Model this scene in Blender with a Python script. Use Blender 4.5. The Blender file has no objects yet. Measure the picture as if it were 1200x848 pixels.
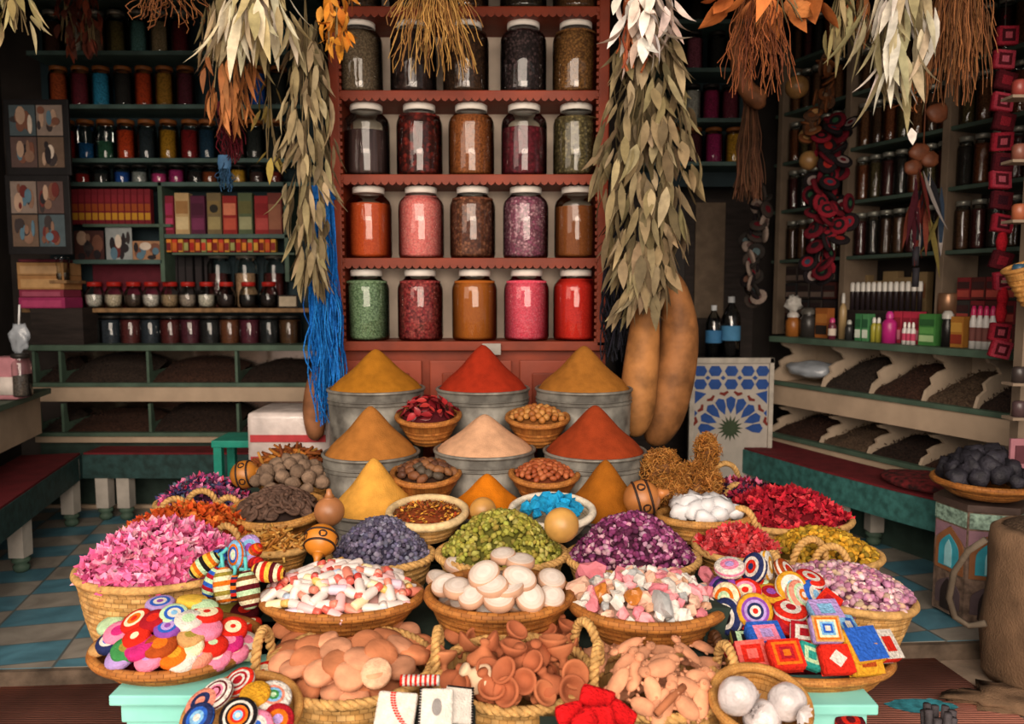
import bpy, bmesh, math, random
from mathutils import Vector, Matrix, noise
PI = math.pi
R = random.Random(11)
COL = bpy.context.scene.collection
CAM = Vector((0, 0, 1.5)); F = 900.0; TILT = math.atan(79 / 900)
ct, st = math.cos(TILT), math.sin(TILT)

def ray(x, y):
    a, b = (x - 600) / F, (424 - y) / F
    return Vector((a, ct + b * st, -st + b * ct))
def P(x, y, d):                       # the point of the place seen at (x, y) that lies d metres away
    r = ray(x, y); return CAM + r * (d / r.y)
def PZ(x, y, z):
    r = ray(x, y); return CAM + r * ((z - CAM.z) / r.z)
def rad(deg): return deg * PI / 180
def U(a, b): return R.uniform(a, b)

# ---------------------------------------------------------------- colour
def lin(h):
    h = h.lstrip('#'); o = []
    for i in (0, 2, 4):
        c = int(h[i:i + 2], 16) / 255
        o.append(c / 12.92 if c <= .04045 else ((c + .055) / 1.055) ** 2.4)
    return tuple(o)
PAL = dict(red='#d42a1c', crimson='#a81c28', maroon='#5e1620', orange='#e2701a', ochre='#d59a2a', yellow='#efc24a', olive='#9a8a3a', mint='#bfe0b4',
    green='#3f8a4c', teal='#2f9c90', blue='#2c5fc0', navy='#27305c', lilac='#b497d4', purple='#8a4ba8', pink='#ee86a8', magenta='#c82c78', white='#ddd5cc',
    cream='#f0e2bc', brown='#7a4a2c', black='#1f1a1c', grey='#8f8a88', tan='#c99a62', rust='#a8481c', salmon='#e8907a', coral='#f06a62', skyblue='#82b8e0')
def cv(c):
    return lin(PAL.get(c, c)) if isinstance(c, str) else c
def jit(c, v=.12):
    k = 1 + U(-v, v); return tuple(max(0, min(1, x * k * (1 + U(-v, v) * .35))) for x in c)

# ---------------------------------------------------------------- materials
MATS = {}
def nodes(name):
    m = bpy.data.materials.new(name); m.use_nodes = True
    nt = m.node_tree; return m, nt, nt.nodes, nt.links, nt.nodes['Principled BSDF']
def M(name, col='#888888', rough=.7, var=.25, scale=12, bump=.15, bscale=None, metal=0, vcol=False, rand=0, spec=.3, col2=None, detail=4, stretch=None):
    if name in MATS: return MATS[name]
    m, nt, N, L, B = nodes(name)
    B.inputs['Roughness'].default_value = rough; B.inputs['Metallic'].default_value = metal
    B.inputs['Specular IOR Level'].default_value = spec
    tc = N.new('ShaderNodeTexCoord'); src = tc.outputs['Object']
    if stretch:
        mp = N.new('ShaderNodeMapping'); mp.inputs['Scale'].default_value = stretch; L.new(src, mp.inputs[0]); src = mp.outputs[0]
    nz = N.new('ShaderNodeTexNoise'); nz.inputs['Scale'].default_value = scale; nz.inputs['Detail'].default_value = detail
    L.new(src, nz.inputs['Vector'])
    c = cv(col)
    mx = N.new('ShaderNodeMix'); mx.data_type = 'RGBA'
    cr = N.new('ShaderNodeMapRange'); cr.inputs[1].default_value = .35; cr.inputs[2].default_value = .65; L.new(nz.outputs[0], cr.inputs[0])
    L.new(cr.outputs[0], mx.inputs[0])
    if vcol:
        at = N.new('ShaderNodeAttribute'); at.attribute_name = 'Col'
        d = N.new('ShaderNodeMix'); d.data_type = 'RGBA'; d.blend_type = 'MULTIPLY'; d.inputs[0].default_value = 1
        L.new(at.outputs[0], d.inputs[6]); k = 1 - var; d.inputs[7].default_value = (k, k, k, 1)
        L.new(at.outputs[0], mx.inputs[6]); L.new(d.outputs[2], mx.inputs[7])
    else:
        a = tuple(min(1, x * (1 + var * .5)) for x in c); b = cv(col2) if col2 else tuple(x * (1 - var) for x in c)
        mx.inputs[6].default_value = (*a, 1); mx.inputs[7].default_value = (*b, 1)
    out = mx.outputs[2]
    if rand:
        oi = N.new('ShaderNodeObjectInfo'); hs = N.new('ShaderNodeHueSaturation')
        mr = N.new('ShaderNodeMapRange'); mr.inputs[3].default_value = 1 - rand; mr.inputs[4].default_value = 1 + rand
        L.new(oi.outputs['Random'], mr.inputs[0]); L.new(mr.outputs[0], hs.inputs['Value']); L.new(out, hs.inputs['Color']); out = hs.outputs[0]
    L.new(out, B.inputs['Base Color'])
    if bump:
        bn = N.new('ShaderNodeTexNoise'); bn.inputs['Scale'].default_value = bscale or scale * 4; bn.inputs['Detail'].default_value = 3
        L.new(src, bn.inputs['Vector'])
        bp = N.new('ShaderNodeBump'); bp.inputs['Strength'].default_value = bump; bp.inputs['Distance'].default_value = .01
        L.new(bn.outputs[0], bp.inputs['Height']); L.new(bp.outputs[0], B.inputs['Normal'])
    MATS[name] = m; return m
def grain(name, c1, c2, scale=70, c3=None, rough=.75, dark=.5):   # packed seeds, petals, flakes: cells of differing colour
    if name in MATS: return MATS[name]
    m, nt, N, L, B = nodes(name)
    B.inputs['Roughness'].default_value = rough; B.inputs['Specular IOR Level'].default_value = .25
    tc = N.new('ShaderNodeTexCoord'); vo = N.new('ShaderNodeTexVoronoi'); vo.inputs['Scale'].default_value = scale
    L.new(tc.outputs['Object'], vo.inputs['Vector'])
    sp = N.new('ShaderNodeSeparateColor'); L.new(vo.outputs['Color'], sp.inputs[0])
    rp = N.new('ShaderNodeValToRGB'); e = rp.color_ramp.elements
    e[0].color = (*cv(c1), 1); e[1].color = (*cv(c2), 1)
    if c3: k = e.new(.5); k.color = (*cv(c3), 1)
    L.new(sp.outputs[0], rp.inputs[0])
    mr = N.new('ShaderNodeMapRange'); mr.inputs[1].default_value = .3; mr.inputs[2].default_value = .75; mr.inputs[3].default_value = 1; mr.inputs[4].default_value = dark
    L.new(vo.outputs['Distance'], mr.inputs[0])
    mu = N.new('ShaderNodeMix'); mu.data_type = 'RGBA'; mu.blend_type = 'MULTIPLY'; mu.inputs[0].default_value = 1
    L.new(rp.outputs[0], mu.inputs[6]); L.new(mr.outputs[0], mu.inputs[7]); L.new(mu.outputs[2], B.inputs['Base Color'])
    bp = N.new('ShaderNodeBump'); bp.inputs['Strength'].default_value = .35; bp.inputs['Distance'].default_value = .006; bp.invert = True
    L.new(vo.outputs['Distance'], bp.inputs['Height']); L.new(bp.outputs[0], B.inputs['Normal'])
    MATS[name] = m; return m
def weave(name, c1, c2, nu, nv, mortar='#5a3517', rough=.65, bump=.5, ms=.035):    # plaited or wrapped basket stitches around the form
    if name in MATS: return MATS[name]
    m, nt, N, L, B = nodes(name)
    B.inputs['Roughness'].default_value = rough; B.inputs['Specular IOR Level'].default_value = .3
    tc = N.new('ShaderNodeTexCoord'); mp = N.new('ShaderNodeMapping'); mp.inputs['Scale'].default_value = (nu, nv, 1)
    L.new(tc.outputs['UV'], mp.inputs[0])
    br = N.new('ShaderNodeTexBrick'); br.inputs['Scale'].default_value = 1; br.inputs['Mortar Size'].default_value = ms
    br.inputs['Brick Width'].default_value = 1; br.inputs['Row Height'].default_value = 1; br.inputs['Mortar Smooth'].default_value = .8
    br.inputs['Color1'].default_value = (*cv(c1), 1); br.inputs['Color2'].default_value = (*cv(c2), 1); br.inputs['Mortar'].default_value = (*cv(mortar), 1)
    L.new(mp.outputs[0], br.inputs['Vector'])
    nz = N.new('ShaderNodeTexNoise'); nz.inputs['Scale'].default_value = 25; L.new(tc.outputs['Object'], nz.inputs['Vector'])
    mr = N.new('ShaderNodeMapRange'); mr.inputs[1].default_value = .3; mr.inputs[2].default_value = .7; mr.inputs[3].default_value = .65; mr.inputs[4].default_value = 1.1
    L.new(nz.outputs[0], mr.inputs[0])
    mu = N.new('ShaderNodeMix'); mu.data_type = 'RGBA'; mu.blend_type = 'MULTIPLY'; mu.inputs[0].default_value = 1
    L.new(br.outputs[0], mu.inputs[6]); L.new(mr.outputs[0], mu.inputs[7]); L.new(mu.outputs[2], B.inputs['Base Color'])
    bp = N.new('ShaderNodeBump'); bp.inputs['Strength'].default_value = bump; bp.inputs['Distance'].default_value = .004; bp.invert = True
    L.new(br.outputs['Fac'], bp.inputs['Height']); L.new(bp.outputs[0], B.inputs['Normal'])
    MATS[name] = m; return m
def glass_mat(name, tint=(.93, .95, .93), base=.05):
    m = bpy.data.materials.new(name); m.use_nodes = True; nt = m.node_tree; N = nt.nodes; L = nt.links
    N.remove(N['Principled BSDF']); out = N['Material Output']
    tr = N.new('ShaderNodeBsdfTransparent'); tr.inputs[0].default_value = (*tint, 1)
    gl = N.new('ShaderNodeBsdfGlossy'); gl.inputs['Roughness'].default_value = .04
    fr = N.new('ShaderNodeFresnel'); fr.inputs[0].default_value = 1.45
    ad = N.new('ShaderNodeMath'); ad.operation = 'ADD'; ad.inputs[1].default_value = base - .03; L.new(fr.outputs[0], ad.inputs[0])
    mx = N.new('ShaderNodeMixShader'); L.new(ad.outputs[0], mx.inputs[0]); L.new(tr.outputs[0], mx.inputs[1]); L.new(gl.outputs[0], mx.inputs[2])
    L.new(mx.outputs[0], out.inputs[0]); MATS[name] = m; return m

# ---------------------------------------------------------------- mesh building
class MB:
    def __init__(s): s.v = []; s.f = []; s.c = []; s.uv = None; s.u = []
    def add(s, vs, fs, col=(1, 1, 1), uvs=None, T=None):
        b = len(s.v)
        if T is not None: vs = [T @ Vector(p) for p in vs]
        s.v.extend(tuple(p) for p in vs)
        s.u.extend(uvs if uvs else [(0, 0)] * len(vs))
        for i, f in enumerate(fs):
            s.f.append(tuple(b + j for j in f)); s.c.append(col[i] if isinstance(col, list) else col)
        return s
    def mesh(s, name, mat, smooth=True, uv=False):
        me = bpy.data.meshes.new(name); me.from_pydata(s.v, [], s.f)
        at = me.color_attributes.new('Col', 'FLOAT_COLOR', 'CORNER'); d = []
        for f, c in zip(s.f, s.c): d.extend((c[0], c[1], c[2], 1.0) * len(f))
        at.data.foreach_set('color', d)
        if uv:
            l = me.uv_layers.new(name='UVMap'); q = []
            for f in s.f:
                for j in f: q.extend(s.u[j])
            l.data.foreach_set('uv', q)
        if smooth: me.polygons.foreach_set('use_smooth', [True] * len(me.polygons))
        if mat: me.materials.append(mat)
        me.update(); return me
    def obj(s, name, mat, parent=None, smooth=True, uv=False):
        return link(name, s.mesh(name, mat, smooth, uv), parent)
def link(name, me, parent=None):
    o = bpy.data.objects.new(name, me); COL.objects.link(o)
    if parent is not None: o.parent = parent
    return o
LABELS = {}
def tag(o, label=None, cat=None, group=None, kind=None):
    if label: o['label'] = label
    if cat: o['category'] = cat
    if group: o['group'] = group
    if kind: o['kind'] = kind
    return o
def thing(name, label, cat, loc=(0, 0, 0), rot=None, group=None):
    o = bpy.data.objects.new(name, None); o.empty_display_size = .05; COL.objects.link(o); place(o, loc, rot)
    return tag(o, label, cat, group)
def place(o, loc, rot=None):
    if isinstance(rot, Matrix): o.matrix_world = Matrix.Translation(loc) @ rot.to_4x4(); return o
    o.location = loc
    if rot is not None: o.rotation_euler = (0, 0, rot) if isinstance(rot, (int, float)) else rot
    return o
def up_to(n, spin=0, tilt=0):          # rotation that takes local Z to n, spun about it
    q = Vector((0, 0, 1)).rotation_difference(Vector(n).normalized())
    return (q.to_matrix() @ Matrix.Rotation(spin, 3, 'Z') @ Matrix.Rotation(tilt, 3, 'X'))
def rnd_rot():
    return Matrix.Rotation(U(0, 6.28), 3, 'Z') @ Matrix.Rotation(U(0, 6.28), 3, 'X') @ Matrix.Rotation(U(0, 6.28), 3, 'Y')

def lathe(mb, prof, n=24, sx=1, sy=1, col=(1, 1, 1), vr=None, T=None, wob=0):
    vs = []; uv = []; m = len(prof)
    for j, (r, z) in enumerate(prof):
        for i in range(n + 1):
            a = 2 * PI * i / n; k = 1
            if wob: k = 1 + wob * noise.noise(Vector((math.cos(a) * 2, math.sin(a) * 2, z * 9)))
            vs.append((r * sx * k * math.cos(a), r * sy * k * math.sin(a), z)); uv.append((i / n, vr[j] if vr else j / (m - 1)))
    fs = []; cc = []
    for j in range(m - 1):
        for i in range(n):
            a = j * (n + 1) + i; fs.append((a, a + 1, a + n + 2, a + n + 1)); cc.append(col[j] if isinstance(col, list) else col)
    mb.add(vs, fs, cc, uv, T); return mb
def box(mb, c, s, col=(1, 1, 1), T=None, bev=0):
    x, y, z = c; a, b, h = s[0] / 2, s[1] / 2, s[2] / 2
    if bev:
        bm = bmesh.new(); bmesh.ops.create_cube(bm, size=1)
        for v in bm.verts: v.co = (v.co.x * 2 * a, v.co.y * 2 * b, v.co.z * 2 * h)
        bmesh.ops.bevel(bm, geom=bm.edges[:], offset=min(bev, a * .9, b * .9, h * .9), segments=2, affect='EDGES', profile=.6)
        bm.verts.index_update(); vs = [v.co + Vector(c) for v in bm.verts]; fs = [[v.index for v in f.verts] for f in bm.faces]; bm.free()
        return mb.add(vs, fs, col, None, T)
    vs = [(x + i * a, y + j * b, z + k * h) for i in (-1, 1) for j in (-1, 1) for k in (-1, 1)]
    uv = [((i + 1) / 2 + (j + 1) / 2, (k + 1) / 2) for i in (-1, 1) for j in (-1, 1) for k in (-1, 1)]
    return mb.add(vs, [(0, 1, 3, 2), (4, 6, 7, 5), (0, 4, 5, 1), (2, 3, 7, 6), (0, 2, 6, 4), (1, 5, 7, 3)], col, uv, T)
def tube(mb, pts, rr, n=6, col=(1, 1, 1), closed=False, T=None, vlen=None, cap=True):
    pts = [Vector(p) for p in pts]; m = len(pts); vs = []; uv = []; up = Vector((.13, .21, .97))
    for i, p in enumerate(pts):
        t = (pts[(i + 1) % m] - pts[i - 1]) if closed else (pts[min(i + 1, m - 1)] - pts[max(i - 1, 0)])
        t.normalize(); a = up - t * up.dot(t)
        if a.length < .05: a = t.orthogonal()
        a.normalize(); up = a; b = t.cross(a); r = rr[i] if isinstance(rr, (list, tuple)) else rr
        for k in range(n):
            w = 2 * PI * k / n; vs.append(p + a * (r * math.cos(w)) + b * (r * math.sin(w))); uv.append((i / m * (vlen or 1), k / n))
    fs = []
    for i in range(m if closed else m - 1):
        for k in range(n):
            j = (i + 1) % m; fs.append((i * n + k, i * n + (k + 1) % n, j * n + (k + 1) % n, j * n + k))
    if cap and not closed:
        fs.append(tuple(range(n - 1, -1, -1))); fs.append(tuple((m - 1) * n + k for k in range(n)))
    c = col
    mb.add(vs, fs, c, uv, T); return mb
def rope(mb, pts, r, strands=3, turns=10, n=6, closed=False, col=(1, 1, 1), T=None, dens=6):
    pts = [Vector(p) for p in pts]; m = len(pts); out = []
    total = int(turns * dens)
    fr = []; up = Vector((0.02, .03, 1))
    for i in range(total + (0 if closed else 1)):
        f = i / total * (m if closed else m - 1); k = int(f); w = f - k
        if closed: p = pts[k % m].lerp(pts[(k + 1) % m], w); t = (pts[(k + 1) % m] - pts[k % m])
        else:
            k = min(k, m - 2); w = f - k; p = pts[k].lerp(pts[k + 1], w); t = pts[k + 1] - pts[k]
        t = t.normalized(); a = up - t * up.dot(t)
        if a.length < .05: a = t.orthogonal()
        a.normalize(); up = a; fr.append((p, a, t.cross(a)))
    for s in range(strands):
        q = []
        for i, (p, a, b) in enumerate(fr):
            w = 2 * PI * (s / strands + i / dens); q.append(p + a * (r * .55 * math.cos(w)) + b * (r * .55 * math.sin(w)))
        tube(mb, q, r * .62, n, jit(col, .06) if col != (1, 1, 1) else col, closed, T)
    return mb
ICO = {}
def ico(k):
    if k not in ICO:
        bm = bmesh.new(); bmesh.ops.create_icosphere(bm, subdivisions=k, radius=1); bm.verts.index_update()
        ICO[k] = ([v.co.copy() for v in bm.verts], [tuple(v.index for v in f.verts) for f in bm.faces]); bm.free()
    return ICO[k]
def blob(mb, c, s, k=2, amp=0, fr=1.5, col=(1, 1, 1), rot=None, seed=None):
    V, Fs = ico(k); o = Vector((U(-9, 9), U(-9, 9), U(-9, 9))) if seed is None else Vector((seed, seed * .7, 1)); vs = []
    for v in V:
        w = v * (1 + amp * noise.noise(v * fr + o)); w = Vector((w.x * s[0], w.y * s[1], w.z * s[2]))
        if rot is not None: w = rot @ w
        vs.append(w + Vector(c))
    return mb.add(vs, Fs, col)
def prism(mb, poly, y0, y1, col=(1, 1, 1), T=None):      # polygon in XZ pushed along Y
    n = len(poly); vs = [(x, y0, z) for x, z in poly] + [(x, y1, z) for x, z in poly]
    fs = [tuple(range(n)), tuple(range(2 * n - 1, n - 1, -1))] + [(i + n, (i + 1) % n + n, (i + 1) % n, i) for i in range(n)]
    return mb.add(vs, fs, col, None, T)
def leaf(mb, base, d, nrm, L, W, curl=0, col=(1, 1, 1), n=4, fold=.15, twist=0):
    d = Vector(d).normalized(); nrm = Vector(nrm); nrm = (nrm - d * nrm.dot(d))
    if nrm.length < 1e-3: nrm = d.orthogonal()
    nrm.normalize(); vs = []
    for i in range(n + 1):
        t = i / n; w = W * .5 * (math.sin(PI * min(1, t ** .75 * .97 + .03))) + .0003
        q = Matrix.Rotation(twist * t, 3, d); s = q @ d.cross(nrm); m2 = q @ nrm
        p = Vector(base) + d * (L * t * (1 - .25 * abs(curl) * t)) + nrm * (curl * L * t * t)
        vs += [p - s * w + m2 * (fold * w), p, p + s * w + m2 * (fold * w)]
    fs = []
    for i in range(n):
        a = 3 * i; fs += [(a, a + 1, a + 4, a + 3), (a + 1, a + 2, a + 5, a + 4)]
    return mb.add(vs, fs, col)
# ---------------------------------------------------------------- standard materials
VC = M('painted_matte', vcol=True, rough=.75, var=.18, scale=18, bump=.12, bscale=90)
FELT = M('wool_felt', vcol=True, rough=.95, var=.2, scale=60, bump=.5, bscale=240, spec=.1)
KNIT = M('crocheted_wool', vcol=True, rough=.95, var=.35, scale=120, bump=.7, bscale=170, spec=.1)
PETAL = M('dried_petals', vcol=True, rough=.8, var=.3, scale=60, bump=.2, spec=.2)
LEAF = M('dried_leaf', vcol=True, rough=.75, var=.3, scale=25, bump=.25, bscale=80, spec=.25)
CLAY = M('terracotta', '#bd7650', rough=.85, var=.3, scale=14, bump=.15, bscale=120, rand=.3, spec=.2)
CLAYP = M('pale_terracotta', '#cc8e6c', rough=.85, var=.3, scale=18, bump=.15, bscale=120, rand=.28, spec=.2)
GLASS = glass_mat('clear_jar_glass')
SOAP = M('glossy_paint', vcol=True, rough=.35, var=.1, scale=40, bump=0, spec=.5)
NUT = M('nut_shell', vcol=True, rough=.55, var=.35, scale=40, bump=.35, bscale=120, spec=.35)
ZINC = M('galvanised_steel', '#8f8b82', rough=.55, var=.3, scale=12, bump=.1, metal=.5, spec=.4, col2='#5f5b55')
STRAW = weave('coiled_straw', '#d09a55', '#b67d3c', 46, 12)
STRAWD = weave('dark_coiled_straw', '#b87838', '#9a5c26', 46, 9, '#4a2610')
STRAWF = weave('plaited_palm', '#d4a96c', '#bb8b4c', 60, 16, '#6a431d', bump=.7)
WICK = weave('wicker_coil', '#c58a45', '#a96c30', 70, 14, '#4d2b10')
ROPEM = M('palm_rope', '#c99c5e', rough=.75, var=.35, scale=50, bump=.4, bscale=200)
TEALP = M('turquoise_paint', '#8fd6cc', rough=.5, var=.1, scale=5, bump=.08, bscale=30, col2='#7cc8bd')
GREENP = M('sage_green_paint', '#4c6152', rough=.6, var=.25, scale=7, bump=.1, bscale=40)
CREAMP = M('cream_paint', '#b8a189', rough=.7, var=.15, scale=5, bump=.1, bscale=30)
DARKW = M('dark_timber', '#2b2320', rough=.75, var=.4, scale=6, bump=.2, stretch=(1, 1, 6))
REDW = M('red_brown_painted_wood', '#7e2e12', rough=.55, var=.25, scale=6, bump=.12, bscale=30)
# ================================================================ THE SETTING
def struct(name, mb, mat, smooth=False, uv=False):
    return tag(mb.obj(name, mat, None, smooth, uv), kind='structure')
def slab(pts, z0, z1):
    mb = MB(); n = len(pts); vs = [(p[0], p[1], z0) for p in pts] + [(p[0], p[1], z1) for p in pts]
    fs = [tuple(range(n)), tuple(range(2 * n - 1, n - 1, -1))] + [(i + n, (i + 1) % n + n, (i + 1) % n, i) for i in range(n)]
    return mb.add(vs, fs)
def tile_mat():
    m, nt, N, L, B = nodes('checkered_floor_tiles'); B.inputs['Roughness'].default_value = .35
    tc = N.new('ShaderNodeTexCoord'); mp = N.new('ShaderNodeMapping'); mp.vector_type = 'POINT'
    mp.inputs['Rotation'].default_value = (0, 0, rad(-13.5)); mp2 = N.new('ShaderNodeMapping'); mp2.inputs['Scale'].default_value = (1 / .37, 1 / .2, 1)
    L.new(tc.outputs['Object'], mp.inputs[0]); L.new(mp.outputs[0], mp2.inputs[0])
    ck = N.new('ShaderNodeTexChecker'); ck.inputs['Scale'].default_value = 1
    ck.inputs['Color1'].default_value = (*lin('#5c8fa2'), 1); ck.inputs['Color2'].default_value = (*lin('#a39b90'), 1)
    L.new(mp2.outputs[0], ck.inputs[0])
    br = N.new('ShaderNodeTexBrick'); br.offset = 0; br.inputs['Scale'].default_value = 1; br.inputs['Brick Width'].default_value = 1; br.inputs['Row Height'].default_value = 1
    br.inputs['Mortar Size'].default_value = .015; L.new(mp2.outputs[0], br.inputs['Vector'])
    nz = N.new('ShaderNodeTexNoise'); nz.inputs['Scale'].default_value = 5; nz.inputs['Detail'].default_value = 8; nz.inputs['Distortion'].default_value = 1.2
    L.new(tc.outputs['Object'], nz.inputs['Vector'])
    mr = N.new('ShaderNodeMapRange'); mr.inputs[1].default_value = .3; mr.inputs[2].default_value = .7; mr.inputs[3].default_value = .6; mr.inputs[4].default_value = 1.1; L.new(nz.outputs[0], mr.inputs[0])
    mu = N.new('ShaderNodeMix'); mu.data_type = 'RGBA'; mu.blend_type = 'MULTIPLY'; mu.inputs[0].default_value = 1; L.new(ck.outputs[0], mu.inputs[6]); L.new(mr.outputs[0], mu.inputs[7])
    m2 = N.new('ShaderNodeMix'); m2.data_type = 'RGBA'; L.new(br.outputs['Fac'], m2.inputs[0]); L.new(mu.outputs[2], m2.inputs[6]); m2.inputs[7].default_value = (*lin('#5d6463'), 1)
    L.new(m2.outputs[2], B.inputs['Base Color']); return m
def rug_mat():
    m, nt, N, L, B = nodes('ribbed_rug'); B.inputs['Roughness'].default_value = .95
    tc = N.new('ShaderNodeTexCoord'); wv = N.new('ShaderNodeTexWave'); wv.bands_direction = 'Y'; wv.inputs['Scale'].default_value = 22; wv.inputs['Distortion'].default_value = 1.5; wv.inputs['Detail'].default_value = 3
    L.new(tc.outputs['Object'], wv.inputs[0]); nz = N.new('ShaderNodeTexNoise'); nz.inputs['Scale'].default_value = 3.5; nz.inputs['Detail'].default_value = 6; L.new(tc.outputs['Object'], nz.inputs[0])
    rp = N.new('ShaderNodeValToRGB'); rp.color_ramp.elements[0].position = .35; rp.color_ramp.elements[1].position = .65
    rp.color_ramp.elements[0].color = (*lin('#b4705c'), 1); rp.color_ramp.elements[1].color = (*lin('#dc8a72'), 1); L.new(nz.outputs[0], rp.inputs[0])
    mr = N.new('ShaderNodeMapRange'); mr.inputs[3].default_value = .8; mr.inputs[4].default_value = 1.15; L.new(wv.outputs[1], mr.inputs[0])
    mu = N.new('ShaderNodeMix'); mu.data_type = 'RGBA'; mu.blend_type = 'MULTIPLY'; mu.inputs[0].default_value = 1; L.new(rp.outputs[0], mu.inputs[6]); L.new(mr.outputs[0], mu.inputs[7])
    L.new(mu.outputs[2], B.inputs['Base Color']); bp = N.new('ShaderNodeBump'); bp.inputs['Strength'].default_value = .6; bp.inputs['Distance'].default_value = .01; L.new(wv.outputs[1], bp.inputs['Height']); L.new(bp.outputs[0], B.inputs['Normal']); return m
EL, ER = PZ(-260, 791, 0), PZ(1330, 744, 0)
struct('floor', slab([EL, ER, (3.6, 6.6), (-4.6, 6.6)], -.075, 0), tile_mat())
struct('ground', slab([(-6, -3), (6, -3), (6, 6.5), (-6, 6.5)], -.2, -.075), M('trodden_earth', '#9a8674', rough=.95, var=.5, scale=4, bump=.5, bscale=25))
dv = ER - EL; struct('trim_9', box(MB(), (0, 0, 0), (dv.length, .03, .09), T=Matrix.Translation((EL + ER) / 2 + Vector((0, -.012, -.048))) @ Matrix.Rotation(math.atan2(dv.y, dv.x), 4, 'Z')), M('worn_kerb', '#6a5a4c', rough=.9, var=.5, scale=9, bump=.4))
a = PZ(1050, 764, -.07); b = PZ(1088, 768, -.07); c = PZ(1225, 862, -.07)
rug = slab([(-2.6, .9), (c.x, c.y), (b.x, b.y), (a.x - .3, a.y - .02), (-2.1, 2.98), (-2.9, 2.95)], -.075, -.062).obj('rug', rug_mat())
tag(rug, 'worn red-brown ribbed rug on the ground before the tiled step', 'rug')
# turquoise paint patch worn into the rug
mb = MB(); pc = PZ(1080, 826, -.06); pts = [(pc.x + (.13 + .04 * noise.noise(Vector((math.cos(t), math.sin(t), 3)) * 3)) * math.cos(t), pc.y + .05 * (1 + .5 * noise.noise(Vector((math.cos(t), math.sin(t), 1)) * 3)) * math.sin(t), -.0605) for t in [i * PI / 12 for i in range(24)]]
mb.add(pts, [tuple(range(24))]); mb.obj('paint_stain', M('spilt_turquoise', '#3f97a6', rough=.9, var=.5, scale=30), rug)

WALLD = M('dark_shop_plaster', '#3a3431', rough=.9, var=.35, scale=3, bump=.15)
WALLT = M('dark_teal_board', '#22343a', rough=.7, var=.3, scale=4, bump=.1)
struct('added_shade_header', box(MB(), (-.3, 2.85, 3.42), (9, .1, 1.2)), DARKW)  # unseen header added above the view to shade the back shelves and top jars
struct('wall_back', box(MB(), (-.4, 6.3, 1.9), (9.2, .1, 4)), WALLD)
struct('ceiling', box(MB(), (-.3, 4.75, 3.95), (9, 3.6, .1)), WALLD)
ul = Vector((-.234, .972, 0)); pl0 = Vector((-2.86, 3.2, 0)) - ul * .75
LROT = math.atan2(ul.y, ul.x); nl = Vector((-.972, -.234, 0))
def WL(s, off, z): return Vector((-2.53, 3.79, 0)) + ul * s + nl * off + Vector((0, 0, z))
struct('wall_left', box(MB(), (0, 0, 0), (5.0, .1, 4), T=Matrix.Translation(WL(.7, .95, 1.95)) @ Matrix.Rotation(LROT, 4, 'Z')), WALLD)
ur = Vector((.403, -.915, 0)); nr = Vector((.915, .403, 0)); RROT = math.atan2(ur.y, ur.x)
def W(s, off, z): return Vector((1.82, 5.45, 0)) + ur * s + nr * off + Vector((0, 0, z))
RM = Matrix.Rotation(RROT, 4, 'Z')
struct('wall_right', box(MB(), (0, 0, 0), (4.2, .08, 4), T=Matrix.Translation(W(1.1, .62, 1.95)) @ RM), WALLD)

# ================================================================ SHELF JARS
def gprof(shape):
    if shape == 'big': return [(0, 0), (.86, 0), (.96, .015), (1, .06), (1, .70), (.985, .75), (.93, .80), (.80, .848), (.70, .872), (.655, .895), (.655, .925)]
    if shape == 'ball': return [(0, 0), (.7, 0), (.9, .06), (1, .22), (1, .42), (.9, .62), (.72, .76), (.66, .8), (.66, .86)]
    return [(0, 0), (.9, 0), (.98, .02), (1, .06), (1, .76), (.95, .81), (.84, .85), (.8, .87), (.8, .92)]
LIDR = dict(big=(.70, .91, 1.0), ball=(.72, .83, 1.0), tall=(.86, .9, 1.0))
JC = {}
def jar(name, label, loc, r, h, shape, fill, level, lid, group=None, cat='jar', lump=0):
    key = (round(r, 4), round(h, 4), shape)
    if key not in JC:
        n = 28 if shape == 'big' else 18
        g = lathe(MB(), [(a * r, b * h) for a, b in gprof(shape)], n).mesh('jar_glass', GLASS)
        lr, z0, z1 = LIDR[shape]
        l = lathe(MB(), [(lr * r * .9, z0 * h), (lr * r, z0 * h), (lr * r, (z1 - .012) * h), (lr * r * .93, z1 * h), (0, z1 * h)], n).mesh('jar_lid', None)
        l.materials.append(VC); JC[key] = (g, l)
    g, l = JC[key]
    t = thing(name, label, cat, loc, U(0, 6), group)
    link('glass_body', g, t)
    lo = link('lid', l, t); lo.material_slots[0].link = 'OBJECT'; lo.material_slots[0].material = lid
    k2 = key + (level,)
    if k2 not in JC:
        pr = [(a * r * .965, max(b * h, .004)) for a, b in gprof(shape) if b < level]
        rl = pr[-1][0]
        pr += [(rl * .995, level * h), (rl * .6, level * h + .03 * h * (.5 if shape == 'big' else .3)), (0, level * h + .035 * h * (.6 if shape == 'big' else .3))]
        f = lathe(MB(), pr, 24 if shape == 'big' else 14).mesh('jar_filling', None); f.materials.append(VC); JC[k2] = f
    fo = link('filling', JC[k2], t); fo.material_slots[0].link = 'OBJECT'; fo.material_slots[0].material = fill
    return t
LIDW = M('white_lid', '#f4efe6', rough=.45, var=.08, bump=0); LIDS = M('dull_metal_lid', '#9a9a90', rough=.35, var=.2, metal=.5, bump=0)
LIDO = M('orange_brown_lid', '#8a5226', rough=.5, var=.2, bump=0); LIDR_ = M('red_lid', '#b0261e', rough=.45, var=.15, bump=0); LIDK = M('black_lid', '#24211f', rough=.5, var=.2, bump=0)

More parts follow.
